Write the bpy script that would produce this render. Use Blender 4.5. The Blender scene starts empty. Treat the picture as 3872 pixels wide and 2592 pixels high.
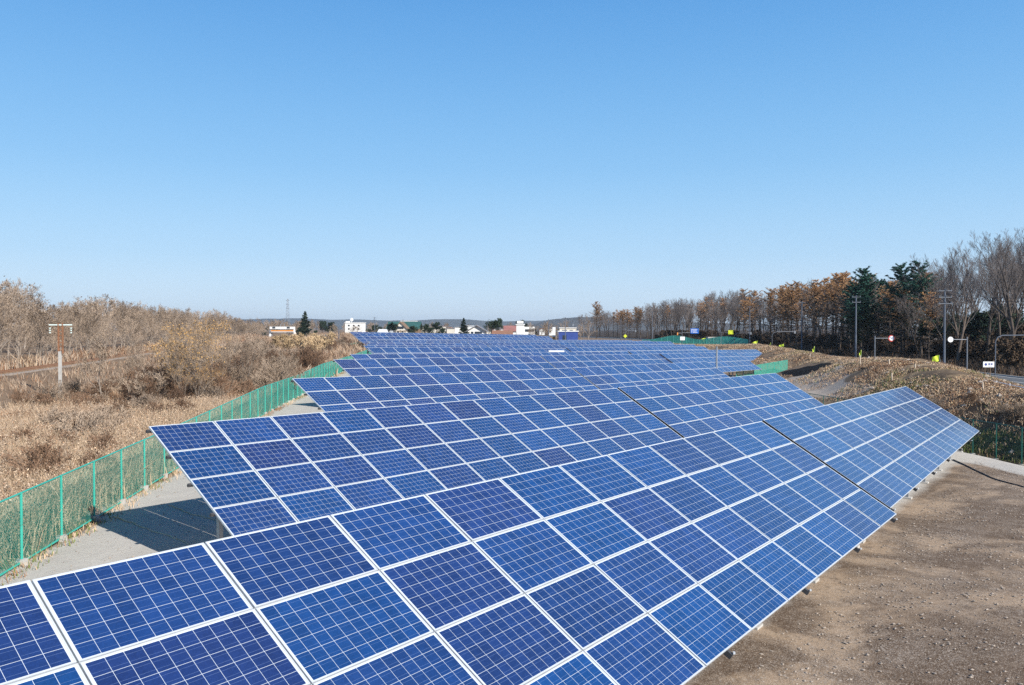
import bpy, math, random
import numpy as np
from mathutils import Vector, Matrix, noise
R = math.radians
random.seed(7)
rng = np.random.default_rng(7)
sc = bpy.context.scene
COL = sc.collection

# ------------------------------------------------------------------ camera
CAM_H = 5.2
PITCH = 0.01669
cam_d = bpy.data.cameras.new('camera')
cam_d.sensor_width = 36.0
cam_d.lens = 36.0 * 3081.3 / 3872.0
cam_d.clip_start = 0.1
cam_d.clip_end = 30000
cam = bpy.data.objects.new('camera', cam_d)
cam.location = (0, 0, CAM_H)
cam.rotation_euler = (R(90) - PITCH, 0, 0)
COL.objects.link(cam)
sc.camera = cam

# ------------------------------------------------------------------ light
SUN_DIR = Vector((0.72, -0.695, 0)).normalized()
SUN_EL = R(32)
w = bpy.data.worlds.new('World')
sc.world = w
w.use_nodes = True
nt = w.node_tree
nt.nodes.clear()
sky = nt.nodes.new('ShaderNodeTexSky')
sky.sky_type = 'NISHITA'
sky.sun_disc = False
sky.sun_elevation = SUN_EL
sky.sun_rotation = math.atan2(SUN_DIR.x, SUN_DIR.y)
sky.air_density = 1.0
sky.dust_density = 0.35
sky.ozone_density = 1.6
sky.altitude = 0
# clear autumn air: deep azure overhead paling to milky blue at the skyline
tc = nt.nodes.new('ShaderNodeTexCoord')
sxyz = nt.nodes.new('ShaderNodeSeparateXYZ')
nt.links.new(tc.outputs['Generated'], sxyz.inputs[0])
cr = nt.nodes.new('ShaderNodeValToRGB')
cr.color_ramp.interpolation = 'B_SPLINE'
els = cr.color_ramp.elements
stops = [(0.0, (0.66, 0.82, 1.0)), (0.03, (0.62, 0.80, 1.0)), (0.085, (0.47, 0.725, 0.985)), (0.19, (0.265, 0.585, 0.955)), (0.36, (0.105, 0.375, 0.82)), (0.48, (0.055, 0.255, 0.66)), (0.70, (0.014, 0.07, 0.24)), (1.0, (0.009, 0.045, 0.16))]  # top stops darkened further, out of frame, to cut fill in the shade
els[0].position = 0.0; els[0].color = (*stops[0][1], 1)
els[1].position = 1.0; els[1].color = (*stops[-1][1], 1)
for p_, c_ in stops[1:-1]:
    e_ = els.new(p_); e_.color = (*c_, 1)
nt.links.new(sxyz.outputs[2], cr.inputs[0])
gain = nt.nodes.new('ShaderNodeMix'); gain.data_type = 'RGBA'; gain.blend_type = 'MULTIPLY'; gain.inputs[0].default_value = 1.0
nt.links.new(cr.outputs[0], gain.inputs[6]); gain.inputs[7].default_value = (7.1, 7.1, 7.1, 1)
mx = nt.nodes.new('ShaderNodeMix'); mx.data_type = 'RGBA'; mx.inputs[0].default_value = 0.90
nt.links.new(sky.outputs[0], mx.inputs[6]); nt.links.new(gain.outputs[2], mx.inputs[7])
bg = nt.nodes.new('ShaderNodeBackground')
bg.inputs['Strength'].default_value = 0.10
wo = nt.nodes.new('ShaderNodeOutputWorld')
nt.links.new(mx.outputs[2], bg.inputs[0])
nt.links.new(bg.outputs[0], wo.inputs[0])
sd = bpy.data.lights.new('sun', 'SUN')
sd.energy = 5.0
sd.angle = R(0.53)
sd.color = (1.0, 0.95, 0.87)
sun = bpy.data.objects.new('sun', sd)
dv = Vector((SUN_DIR.x * math.cos(SUN_EL), SUN_DIR.y * math.cos(SUN_EL), math.sin(SUN_EL)))
sun.rotation_euler = dv.to_track_quat('Z', 'Y').to_euler()
sun.location = (30, -30, 40)
COL.objects.link(sun)
sc.view_settings.view_transform = 'Standard'
sc.view_settings.look = 'None'
sc.view_settings.gamma = 1.0
sc.view_settings.exposure = 0.5
sc.render.engine = 'CYCLES'
sc.cycles.use_denoising = False
sc.cycles.denoiser = 'OPENIMAGEDENOISE'
sc.cycles.denoising_input_passes = 'RGB_ALBEDO_NORMAL'
sc.cycles.denoising_prefilter = 'ACCURATE'
sc.cycles.max_bounces = 6
sc.cycles.transparent_max_bounces = 8
sc.cycles.use_adaptive_sampling = True
sc.cycles.adaptive_threshold = 0.01

# ------------------------------------------------------------------ helpers
FP, CX, CY = 1863.8, 1171.0, 783.9
def at(px, py, d):
    a = (px - CX) / FP; b = (CY - py) / FP
    cp, sp = math.cos(PITCH), math.sin(PITCH)
    v = Vector((a, cp + b * sp, -sp + b * cp))
    return Vector((0, 0, CAM_H)) + v * (d / v.y)

def tag(o, label=None, cat=None, group=None, kind=None):
    if label: o['label'] = label
    if cat: o['category'] = cat
    if group: o['group'] = group
    if kind: o['kind'] = kind
    return o

def empty(name, loc, rz=0.0):
    o = bpy.data.objects.new(name, None)
    o.empty_display_size = 0.3
    o.location = loc
    o.rotation_euler = (0, 0, rz)
    COL.objects.link(o)
    return o

def link(name, me, parent=None, loc=None):
    o = bpy.data.objects.new(name, me)
    if parent: o.parent = parent
    if loc is not None: o.location = loc
    COL.objects.link(o)
    return o

def np_mesh(name, V, Fq, mats, mi=None, smooth=False, tri=False):
    """V (n,3), Fq (m,k) all faces with k corners"""
    me = bpy.data.meshes.new(name)
    V = np.asarray(V, dtype=np.float32); Fq = np.asarray(Fq, dtype=np.int32)
    k = Fq.shape[1]
    me.vertices.add(len(V)); me.vertices.foreach_set('co', V.ravel())
    me.loops.add(Fq.size); me.loops.foreach_set('vertex_index', Fq.ravel())
    me.polygons.add(len(Fq))
    me.polygons.foreach_set('loop_start', np.arange(len(Fq), dtype=np.int32) * k)
    me.polygons.foreach_set('loop_total', np.full(len(Fq), k, dtype=np.int32))
    for m in mats: me.materials.append(m)
    if mi is not None: me.polygons.foreach_set('material_index', np.asarray(mi, dtype=np.int32))
    me.polygons.foreach_set('use_smooth', np.full(len(Fq), smooth))
    me.update(calc_edges=True)
    return me

class MB:
    def __init__(s):
        s.v = []; s.f = []; s.m = []; s.mats = []
    def mat(s, m):
        if m not in s.mats: s.mats.append(m)
        return s.mats.index(m)
    def add(s, vs, fs, m):
        b = len(s.v); k = s.mat(m)
        s.v += [tuple(x) for x in vs]
        s.f += [tuple(b + i for i in f) for f in fs]
        s.m += [k] * len(fs)
        return s
    def box(s, c, size, m, rz=0.0, M=None):
        x, y, z = size[0] / 2, size[1] / 2, size[2] / 2
        vs = [Vector((a, b_, c_)) for a in (-x, x) for b_ in (-y, y) for c_ in (-z, z)]
        T = Matrix.Translation(c) @ (M if M is not None else Matrix.Rotation(rz, 4, 'Z'))
        vs = [T @ q for q in vs]
        fs = [(0, 1, 3, 2), (4, 6, 7, 5), (0, 4, 5, 1), (2, 3, 7, 6), (0, 2, 6, 4), (1, 5, 7, 3)]
        return s.add(vs, fs, m)
    def tube(s, p0, p1, r0, m, r1=None, n=8, cap=True):
        p0 = Vector(p0); p1 = Vector(p1); r1 = r0 if r1 is None else r1
        d = (p1 - p0)
        if d.length < 1e-6: return s
        q = d.to_track_quat('Z', 'Y')
        vs = []
        for p, r in ((p0, r0), (p1, r1)):
            for i in range(n):
                a = 2 * math.pi * i / n
                vs.append(p + q @ Vector((r * math.cos(a), r * math.sin(a), 0)))
        fs = [(i, (i + 1) % n, n + (i + 1) % n, n + i) for i in range(n)]
        if cap: fs += [tuple(range(n - 1, -1, -1)), tuple(range(n, 2 * n))]
        return s.add(vs, fs, m)
    def path(s, pts, r, m, n=6):
        for a, b in zip(pts[:-1], pts[1:]): s.tube(a, b, r, m, n=n)
        return s
    def ball(s, c, r, m, nu=10, nv=7, sz=1.0):
        vs = []; fs = []
        for j in range(nv + 1):
            t = math.pi * j / nv
            for i in range(nu):
                a = 2 * math.pi * i / nu
                vs.append((c[0] + r * math.sin(t) * math.cos(a), c[1] + r * math.sin(t) * math.sin(a), c[2] + r * sz * math.cos(t)))
        for j in range(nv):
            for i in range(nu):
                fs.append((j * nu + i, (j + 1) * nu + i, (j + 1) * nu + (i + 1) % nu, j * nu + (i + 1) % nu))
        return s.add(vs, fs, m)
    def build(s, name, parent=None, loc=None, smooth=False):
        me = bpy.data.meshes.new(name)
        me.from_pydata(s.v, [], s.f)
        for m in s.mats: me.materials.append(m)
        me.polygons.foreach_set('material_index', s.m)
        if smooth: me.polygons.foreach_set('use_smooth', [True] * len(s.f))
        me.update()
        return link(name, me, parent, loc)

# ------------------------------------------------------------------ materials
def new_mat(name):
    m = bpy.data.materials.new(name); m.use_nodes = True
    n = m.node_tree; n.nodes.clear()
    out = n.nodes.new('ShaderNodeOutputMaterial')
    p = n.nodes.new('ShaderNodeBsdfPrincipled')
    n.links.new(p.outputs[0], out.inputs[0])
    return m, n, p

def mix(nt_, fac, a, b, blend='MIX'):
    x = nt_.nodes.new('ShaderNodeMix'); x.data_type = 'RGBA'; x.blend_type = blend
    for s_, v in ((x.inputs[0], fac), (x.inputs[6], a), (x.inputs[7], b)):
        if hasattr(v, 'is_output') or isinstance(v, bpy.types.NodeSocket): nt_.links.new(v, s_)
        elif isinstance(v, (int, float)): s_.default_value = v
        else: s_.default_value = (v[0], v[1], v[2], 1)
    return x.outputs[2]

def mth(nt_, op, a, b=None, c=None, clamp=False):
    x = nt_.nodes.new('ShaderNodeMath'); x.operation = op; x.use_clamp = clamp
    for i, v in enumerate((a, b, c)):
        if v is None: continue
        if isinstance(v, bpy.types.NodeSocket): nt_.links.new(v, x.inputs[i])
        else: x.inputs[i].default_value = v
    return x.outputs[0]

def noise_n(nt_, vec, scale, detail=4, rough=0.6, dist=0.0):
    x = nt_.nodes.new('ShaderNodeTexNoise'); x.inputs['Scale'].default_value = scale
    x.inputs['Detail'].default_value = detail; x.inputs['Roughness'].default_value = rough
    x.inputs['Distortion'].default_value = dist
    if vec is not None: nt_.links.new(vec, x.inputs['Vector'])
    return x.outputs[0]

def ramp(nt_, v, lo, hi):
    x = nt_.nodes.new('ShaderNodeMapRange'); x.clamp = True
    nt_.links.new(v, x.inputs[0]); x.inputs[1].default_value = lo; x.inputs[2].default_value = hi
    return x.outputs[0]

def simple(name, col, rough=0.6, metal=0.0, var=0.12, scale=3.0, bump=0.0, col2=None, spec=0.5):
    m, n, p = new_mat(name)
    g = n.nodes.new('ShaderNodeNewGeometry')
    f = noise_n(n, g.outputs['Position'], scale, 5, 0.65)
    a = [max(0, c * (1 - var)) for c in col]
    b = col2 if col2 else [min(1, c * (1 + var)) for c in col]
    n.links.new(mix(n, ramp(n, f, 0.3, 0.7), a, b), p.inputs['Base Color'])
    p.inputs['Roughness'].default_value = rough
    p.inputs['Metallic'].default_value = metal
    p.inputs['Specular IOR Level'].default_value = spec
    if bump:
        bn = n.nodes.new('ShaderNodeBump'); bn.inputs['Strength'].default_value = bump
        f2 = noise_n(n, g.outputs['Position'], scale * 6, 4)
        n.links.new(f2, bn.inputs['Height']); n.links.new(bn.outputs[0], p.inputs['Normal'])
    return m

def objvar(name, c1, c2, rough=0.9, scale=1.5, spec=0.1, bright=0.35):
    """vegetation: varies per object and in patches"""
    m, n, p = new_mat(name)
    oi = n.nodes.new('ShaderNodeObjectInfo')
    g = n.nodes.new('ShaderNodeNewGeometry')
    f = noise_n(n, g.outputs['Position'], scale, 3)
    f = mth(n, 'MULTIPLY_ADD', oi.outputs['Random'], 0.5, mth(n, 'MULTIPLY_ADD', f, 1.4, -0.45), clamp=True)
    c = mix(n, f, c1, c2)
    v = mth(n, 'MULTIPLY_ADD', oi.outputs['Random'], bright, 1 - bright / 2)
    hsn = n.nodes.new('ShaderNodeHueSaturation'); n.links.new(c, hsn.inputs['Color']); n.links.new(v, hsn.inputs['Value'])
    n.links.new(hsn.outputs[0], p.inputs['Base Color'])
    p.inputs['Roughness'].default_value = rough; p.inputs['Specular IOR Level'].default_value = spec
    return m

M = {}
M['alu'] = simple('aluminium', (0.60, 0.63, 0.66), 0.45, 0.25, 0.05, 8)
M['galv'] = simple('galvanised_steel', (0.30, 0.32, 0.35), 0.5, 0.5, 0.2, 4)
M['dark_steel'] = simple('dark_steel', (0.06, 0.06, 0.065), 0.6, 0.2, 0.3, 6)
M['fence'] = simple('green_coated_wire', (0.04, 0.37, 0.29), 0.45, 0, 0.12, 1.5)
M['fence_far'] = simple('sunlit_green_mesh', (0.10, 0.55, 0.44), 0.5, 0, 0.1, 1)  # paler copy of the wire green, sunlight put into the colour
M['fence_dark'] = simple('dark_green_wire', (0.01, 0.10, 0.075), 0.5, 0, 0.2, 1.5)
M['concrete'] = simple('concrete', (0.45, 0.43, 0.40), 0.85, 0, 0.15, 5, 0.3)
M['pole'] = simple('shaded_pole_concrete', (0.10, 0.12, 0.155), 0.8, 0, 0.15, 3)  # darker and bluer than plain concrete, shade put into the colour
M['whitepaint'] = simple('white_paint', (0.78, 0.78, 0.77), 0.5, 0, 0.05, 2)
M['white_wall'] = simple('white_render', (0.74, 0.73, 0.70), 0.8, 0, 0.07, 0.6)
M['cream_wall'] = simple('cream_render', (0.62, 0.58, 0.50), 0.8, 0, 0.08, 0.6)
M['rust'] = simple('rusty_steel', (0.26, 0.12, 0.06), 0.8, 0.1, 0.35, 4)
M['green_roof'] = simple('green_metal_roof', (0.05, 0.14, 0.12), 0.5, 0.2, 0.12, 0.5)
M['red_roof'] = simple('red_roof', (0.33, 0.15, 0.13), 0.6, 0, 0.15, 0.6)
M['brown_roof'] = simple('brown_roof', (0.30, 0.15, 0.09), 0.7, 0, 0.15, 0.6)
M['grey_roof'] = simple('grey_roof', (0.22, 0.22, 0.24), 0.6, 0, 0.15, 0.6)
M['purple_roof'] = simple('plum_roof', (0.22, 0.15, 0.18), 0.7, 0, 0.15, 0.6)
M['timber'] = simple('timber', (0.20, 0.13, 0.08), 0.8, 0, 0.2, 2)
M['stake'] = simple('pale_timber', (0.52, 0.42, 0.32), 0.8, 0, 0.15, 3)
M['window'] = simple('window_glass', (0.03, 0.04, 0.055), 0.08, 0, 0.3, 0.7, spec=0.8)
M['blue_sign'] = simple('blue_sign_face', (0.01, 0.12, 0.50), 0.4, 0, 0.03, 1)
M['lamp_steel'] = simple('lamp_steel', (0.15, 0.165, 0.19), 0.5, 0.3, 0.1, 3)
M['yellow_sign'] = simple('yellow_sign_face', (0.60, 0.68, 0.03), 0.4, 0, 0.03, 1)
M['flag'] = simple('fluorescent_cloth', (0.50, 0.64, 0.04), 0.8, 0, 0.1, 5)
M['red_paint'] = simple('red_paint', (0.60, 0.05, 0.03), 0.4, 0, 0.05, 2)
M['orange'] = simple('orange_paint', (0.75, 0.30, 0.06), 0.4, 0, 0.1, 2)
M['blue_paint'] = simple('blue_paint', (0.03, 0.06, 0.24), 0.4, 0, 0.1, 1)
M['lightblue'] = simple('light_blue_plastic', (0.22, 0.42, 0.72), 0.5, 0, 0.06, 2)
M['insul'] = simple('porcelain', (0.70, 0.82, 0.78), 0.2, 0, 0.05, 5)
M['black'] = simple('black_rubber', (0.015, 0.015, 0.017), 0.7, 0, 0.2, 5)
M['asphalt'] = simple('asphalt', (0.095, 0.10, 0.105), 0.85, 0, 0.2, 1.2, 0.2)
M['linepaint'] = simple('road_line_paint', (0.62, 0.62, 0.60), 0.7, 0, 0.2, 2)
M['ballast'] = simple('ballast', (0.36, 0.30, 0.25), 0.95, 0, 0.35, 3, 0.6, spec=0.1)
M['stone'] = simple('stone', (0.34, 0.285, 0.235), 0.9, 0, 0.35, 4, 0.3)
M['bark'] = objvar('bark_grey', (0.20, 0.165, 0.135), (0.33, 0.275, 0.23), scale=0.8)
M['twig'] = objvar('twig_tan', (0.29, 0.215, 0.155), (0.46, 0.36, 0.275), scale=0.25)
M['bark_dark'] = objvar('bark_dark', (0.055, 0.045, 0.038), (0.12, 0.095, 0.078), scale=0.8)
M['twig_grey'] = objvar('twig_grey', (0.13, 0.11, 0.10), (0.23, 0.20, 0.19), scale=0.3)
M['twig_red'] = objvar('twig_russet', (0.17, 0.10, 0.065), (0.30, 0.19, 0.125), scale=0.5)
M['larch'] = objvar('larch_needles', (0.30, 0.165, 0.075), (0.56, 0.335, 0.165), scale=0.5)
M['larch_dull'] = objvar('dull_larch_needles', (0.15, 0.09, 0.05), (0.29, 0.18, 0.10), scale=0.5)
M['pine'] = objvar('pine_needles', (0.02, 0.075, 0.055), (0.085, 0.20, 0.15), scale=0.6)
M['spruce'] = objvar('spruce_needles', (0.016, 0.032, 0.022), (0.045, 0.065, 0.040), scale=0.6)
M['yleaf'] = objvar('yellow_leaves', (0.38, 0.22, 0.085), (0.55, 0.36, 0.16), scale=1.0)
M['tanleaf'] = objvar('tan_leaves', (0.42, 0.30, 0.17), (0.60, 0.45, 0.28), scale=0.5)
M['brownleaf'] = objvar('brown_leaves', (0.040, 0.029, 0.021), (0.105, 0.072, 0.047), scale=0.7)
M['reed'] = objvar('dead_reed', (0.33, 0.23, 0.145), (0.64, 0.49, 0.345), scale=1.6)
M['russet'] = objvar('russet_weed', (0.20, 0.105, 0.06), (0.38, 0.23, 0.14), scale=0.5)
M['greenweed'] = objvar('green_weed', (0.09, 0.12, 0.03), (0.22, 0.25, 0.08), scale=1.0)

def cell_material(name, use_attr):
    """poly-silicon cells: 10 x 6 cells with light gaps, thin busbars; UV in metres"""
    m, n, p = new_mat(name)
    uv = n.nodes.new('ShaderNodeUVMap'); uv.uv_map = 'UVMap'
    sx = n.nodes.new('ShaderNodeSeparateXYZ'); n.links.new(uv.outputs[0], sx.inputs[0])
    if use_attr:
        at_ = n.nodes.new('ShaderNodeAttribute'); at_.attribute_name = 'rnd'; rnd = at_.outputs['Fac']
    else:
        oi = n.nodes.new('ShaderNodeObjectInfo'); rnd = oi.outputs['Random']
    X, Y = sx.outputs[0], sx.outputs[1]
    cu = mth(n, 'DIVIDE', X, 0.1626); cv = mth(n, 'DIVIDE', Y, 0.1595)
    fu = mth(n, 'FRACT', cu); fv = mth(n, 'FRACT', cv)
    def edge(f, wdt):   # 1 near a cell border
        d = mth(n, 'MINIMUM', f, mth(n, 'SUBTRACT', 1.0, f))
        return mth(n, 'LESS_THAN', d, wdt)
    line = mth(n, 'MAXIMUM', edge(fu, 0.0115), edge(fv, 0.0115))
    inx = mth(n, 'MULTIPLY', mth(n, 'GREATER_THAN', X, 0.0), mth(n, 'LESS_THAN', X, 1.626))
    iny = mth(n, 'MULTIPLY', mth(n, 'GREATER_THAN', Y, 0.0), mth(n, 'LESS_THAN', Y, 0.957))
    inside = mth(n, 'MULTIPLY', inx, iny)
    white = mth(n, 'MAXIMUM', line, mth(n, 'SUBTRACT', 1.0, inside))
    # busbars: two thin ribbons per cell along the long side
    bb = mth(n, 'MAXIMUM', mth(n, 'LESS_THAN', mth(n, 'ABSOLUTE', mth(n, 'SUBTRACT', fv, 0.25)), 0.007),
             mth(n, 'LESS_THAN', mth(n, 'ABSOLUTE', mth(n, 'SUBTRACT', fv, 0.75)), 0.007))
    # tint per cell and per module
    cx = n.nodes.new('ShaderNodeCombineXYZ')
    n.links.new(mth(n, 'FLOOR', cu), cx.inputs[0]); n.links.new(mth(n, 'FLOOR', cv), cx.inputs[1])
    n.links.new(mth(n, 'MULTIPLY', rnd, 91.7), cx.inputs[2])
    wn = n.nodes.new('ShaderNodeTexWhiteNoise'); wn.noise_dimensions = '3D'; n.links.new(cx.outputs[0], wn.inputs[0])
    cxx = n.nodes.new('ShaderNodeCombineXYZ')
    n.links.new(X, cxx.inputs[0]); n.links.new(Y, cxx.inputs[1]); n.links.new(mth(n, 'MULTIPLY', rnd, 37.0), cxx.inputs[2])
    big = noise_n(n, cxx.outputs[0], 2.2, 3)
    vor = n.nodes.new('ShaderNodeTexVoronoi'); vor.inputs['Scale'].default_value = 70
    n.links.new(cxx.outputs[0], vor.inputs['Vector'])
    sv = n.nodes.new('ShaderNodeSeparateXYZ'); n.links.new(vor.outputs['Color'], sv.inputs[0])
    wr = mth(n, 'FRACT', mth(n, 'MULTIPLY', rnd, 7.31))
    base = mix(n, ramp(n, rnd, 0.25, 1.0), (0.0062, 0.044, 0.160), (0.0115, 0.032, 0.130))
    bright = mth(n, 'MULTIPLY_ADD', wn.outputs[0], 0.26, 0.66)
    bright = mth(n, 'ADD', bright, mth(n, 'MULTIPLY', big, 0.50))
    bright = mth(n, 'ADD', bright, mth(n, 'MULTIPLY_ADD', sv.outputs[0], 0.24, -0.12))
    bright = mth(n, 'MULTIPLY', bright, mth(n, 'MULTIPLY_ADD', wr, 0.26, 0.87))
    sc_ = n.nodes.new('ShaderNodeHueSaturation'); n.links.new(base, sc_.inputs['Color']); n.links.new(bright, sc_.inputs['Value'])
    c = mix(n, mth(n, 'MULTIPLY', bb, 0.35), sc_.outputs[0], (0.25, 0.36, 0.60))
    c = mix(n, white, c, (0.56, 0.62, 0.68))
    c = mix(n, mth(n, 'MULTIPLY_ADD', noise_n(n, cxx.outputs[0], 1.3, 5, 0.7), 0.025, 0.0), c, (0.36, 0.34, 0.31))
    n.links.new(c, p.inputs['Base Color'])
    p.inputs['Roughness'].default_value = 0.16
    p.inputs['IOR'].default_value = 1.5
    dn = noise_n(n, cxx.outputs[0], 9.0, 3)
    n.links.new(mth(n, 'MULTIPLY_ADD', dn, 0.16, 0.10), p.inputs['Roughness'])
    return m
M['cells'] = cell_material('solar_cells', False)

# ------------------------------------------------------------------ terrain
AZ = 0.94052
UX, UY = math.cos(AZ), math.sin(AZ)
TILT = 0.5513
NS = [-30, 8, 18, 28, 38, 47, 56.5, 66, 76, 85, 95, 105, 112, 125, 160, 400]
ZF = [-2.15, -2.15, -2.10, -1.75, -1.31, -1.23, -0.86, -0.80, -0.71, -0.58, -0.40, -0.10, 0.75, 1.25, 1.4, 1.4]
def un(x, y): return UX * x + UY * y, -UY * x + UX * y
def fence_x(y): return -8.9 - 0.11 * y
CREST = [(28.0, 30, 1.3, 4.0), (29.2, 46, 1.55, 4.4), (31.2, 54, 1.40, 5.0), (33.2, 64, 2.0, 6.0), (35.0, 71, 2.35, 6.4), (36.4, 80, 2.3, 6.2),
         (38.6, 90, 1.75, 5.2), (42.2, 108, 1.45, 4.6), (45.6, 135, 1.8, 5.6), (48.8, 160, 2.1, 6.0), (47, 180, 1.5, 7.0), (42, 205, 1.2, 8.0)]
FENCE_R = [(25.0, 12), (24.5, 30), (24.2, 38.6), (23.8, 42), (21.8, 57), (21.4, 61)]
FENCE_M = [(26.3, 95.5, -1.1), (26.8, 97, -1.1), (31.5, 103.2, -0.85), (37.2, 110.0, -0.55)]
def fr_at(y): return np.interp(y, [q[1] for q in FENCE_R], [q[0] for q in FENCE_R])
ROAD = [(40, 5), (43.5, 30), (46.5, 60), (47.5, 78), (49, 93), (53, 130), (57, 170), (58, 220), (54, 270), (46, 330), (34, 420), (20, 520)]
RAILP = [(-36, 20), (-42, 50), (-45.7, 73), (-52, 100), (-60, 131), (-72, 190), (-88, 270), (-102, 372), (-112, 470)]
def poly_d(x, y, pts):
    """distance to polyline and interpolated extra columns"""
    best = np.full(x.shape, 1e9); par = np.zeros(x.shape); side = np.zeros(x.shape)
    ex = [np.zeros(x.shape) for _ in range(len(pts[0]) - 2)]
    for i in range(len(pts) - 1):
        ax, ay = pts[i][:2]; bx, by = pts[i + 1][:2]
        dx, dy = bx - ax, by - ay; L = dx * dx + dy * dy
        t = np.clip(((x - ax) * dx + (y - ay) * dy) / L, 0, 1)
        d = np.hypot(x - ax - t * dx, y - ay - t * dy)
        mk = d < best
        best = np.where(mk, d, best)
        side = np.where(mk, np.sign((x - ax) * dy - (y - ay) * dx), side)
        for k in range(len(ex)):
            ex[k] = np.where(mk, pts[i][2 + k] * (1 - t) + pts[i + 1][2 + k] * t, ex[k])
    return best, side, ex
def sstep(a, b, v):
    t = np.clip((v - a) / (b - a), 0, 1); return t * t * (3 - 2 * t)
def terrain(x, y):
    x = np.asarray(x, float); y = np.asarray(y, float)
    u, n = un(x, y)
    yard = CAM_H - 3.05 + np.interp(n, NS, ZF) - 0.0165 * np.clip(u, -20, 150)
    left = 0.05 + 0.0 * x
    wl = sstep(0.5, 9.0, fence_x(y) - x)
    far = sstep(180, 300, y)
    z = yard * (1 - wl) + left * wl
    z = z * (1 - far) + 1.2 * far
    # right of the yard the natural ground
    wr = sstep(25, 33, x)
    zr = 0.0 + 0.0 * x
    z = z * (1 - wr * (1 - far)) + zr * wr * (1 - far)
    d, side, ex = poly_d(x, y, CREST)
    zz = ex[0] * np.exp(-(d / ex[1]) ** 2 * 0.9)
    z = z + np.maximum(0, zz - np.maximum(z, 0) * 0.3 * np.exp(-(d / ex[1]) ** 2))
    df, _, _ = poly_d(x, y, FENCE_R)
    k = np.exp(-(df / 1.9) ** 2); z = z * (1 - k) - 1.35 * k
    df, _, em = poly_d(x, y, FENCE_M)
    k = np.exp(-(df / 2.6) ** 2); z = z * (1 - k) + em[0] * k
    dr, sdr, _ = poly_d(x, y, ROAD)
    rz = 0.15 + 1.0 * far
    k = 1 - sstep(4.2, 7.5, dr)
    z = z * (1 - k) + rz * k
    # wood floor rising gently beyond the road
    z = z + 0.9 * sstep(7, 30, dr) * (sdr > 0) * (1 - far)
    # left wood
    dl, sl, _ = poly_d(x, y, RAILP)
    k = 1 - sstep(2.2, 7.0, dl)
    z = z * (1 - k) + 1.15 * k
    z = z + 1.6 * sstep(6, 60, dl) * (sl < 0)
    return z
def tz(x, y): return float(terrain(np.array([x]), np.array([y]))[0])

def axis(lo, hi, dense_lo, dense_hi, step, g=1.13):
    a = list(np.arange(dense_lo, dense_hi + 1e-6, step))
    s = step; v = a[-1]
    while v < hi:
        s *= g; v += s; a.append(v)
    s = step; v = a[0]; pre = []
    while v > lo:
        s *= g; v -= s; pre.append(v)
    return np.array(pre[::-1] + a)
xs = axis(-5200, 5200, -45, 50, 0.8, 1.06)
ys = axis(-40, 6200, 4, 130, 0.8, 1.045)
XX, YY = np.meshgrid(xs, ys)
ZZ = terrain(XX, YY)
dC, _, exC = poly_d(XX, YY, CREST)
mound_w = np.exp(-(dC / (exC[1] * 0.95)) ** 2)
inyard = (XX > fence_x(YY) - 0.1) & (XX < 24) & (YY < 240)
nz = np.zeros(XX.shape)
near = (np.abs(XX) < 140) & (YY < 300)
for j in range(XX.shape[0]):
    for i in range(XX.shape[1]):
        if near[j, i]:
            x, y = XX[j, i], YY[j, i]
            a = 0.015 if inyard[j, i] else 0.10
            a += 0.32 * mound_w[j, i]
            nz[j, i] = a * (noise.noise((x * 0.35, y * 0.35, 1.3)) + 0.55 * noise.noise((x * 0.95, y * 0.95, 4.1)))
dR_, _, _ = poly_d(XX, YY, ROAD)
ZZ = ZZ + nz * sstep(5.0, 7.0, dR_)
ny, nx = XX.shape
V = np.stack([XX.ravel(), YY.ravel(), ZZ.ravel()], 1)
idx = np.arange(nx * ny).reshape(ny, nx)
Fq = np.stack([idx[:-1, :-1].ravel(), idx[:-1, 1:].ravel(), idx[1:, 1:].ravel(), idx[1:, :-1].ravel()], 1)

# masks: R = pale gravel yard, G = brown dirt, B = dark soil / leaf litter ; second: R = tan dry grass, G= green weed, B = near-black patch
u_, n_ = un(XX, YY)
gravel = inyard * 1.0
dirt = sstep(6.5, 4.0, n_) * 0 + (1 - sstep(4.0, 6.5, n_)) * (XX > -6)
fr = fr_at(YY)       # x of the right fence
pale = sstep(3.6, 2.4, fr - XX)
dirt = dirt * (1 - 0.9 * np.clip(1 - sstep(4.0, 4.8, fr - XX), 0, 1) * (XX < fr + 0.5))
dr, sdr, _ = poly_d(XX, YY, ROAD)
litter = sstep(4.5, 8, dr) * (sdr > 0)
litter = np.maximum(litter, (XX > fr + 2) * (XX < 32) * (YY < 62) * (YY > 20) * sstep(0.9, 0.35, mound_w) * 0)
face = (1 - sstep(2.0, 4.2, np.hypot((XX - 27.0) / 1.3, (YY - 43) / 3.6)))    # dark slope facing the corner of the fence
def patch(cx, cy, rx, ry, ang=0, soft=0.25):
    c, s = math.cos(ang), math.sin(ang)
    a = (XX - cx) * c + (YY - cy) * s; b = -(XX - cx) * s + (YY - cy) * c
    return 1 - sstep(1 - soft, 1 + soft, np.sqrt((a / rx) ** 2 + (b / ry) ** 2))
black_patch = patch(33.2, 91, 2.6, 7.5, -0.1, 0.12)  # near-black colour patch on the bank, ground not hollowed out
sandy = np.maximum(patch(29.3, 80, 2.6, 8, -0.05, 0.3), patch(27.5, 70, 1.6, 6, 0.1, 0.3))
tan = mound_w
green = patch(25.6, 38, 1.2, 12, 0.08, 0.4) * 0.5 + patch(31, 46, 3, 6, 0, 0.5) * 0.15
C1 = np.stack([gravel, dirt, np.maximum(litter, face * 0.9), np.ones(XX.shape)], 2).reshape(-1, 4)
C2 = np.stack([tan, green, black_patch, np.ones(XX.shape)], 2).reshape(-1, 4)
C3 = np.stack([sandy, litter * 0, litter * 0, np.ones(XX.shape)], 2).reshape(-1, 4)

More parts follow.
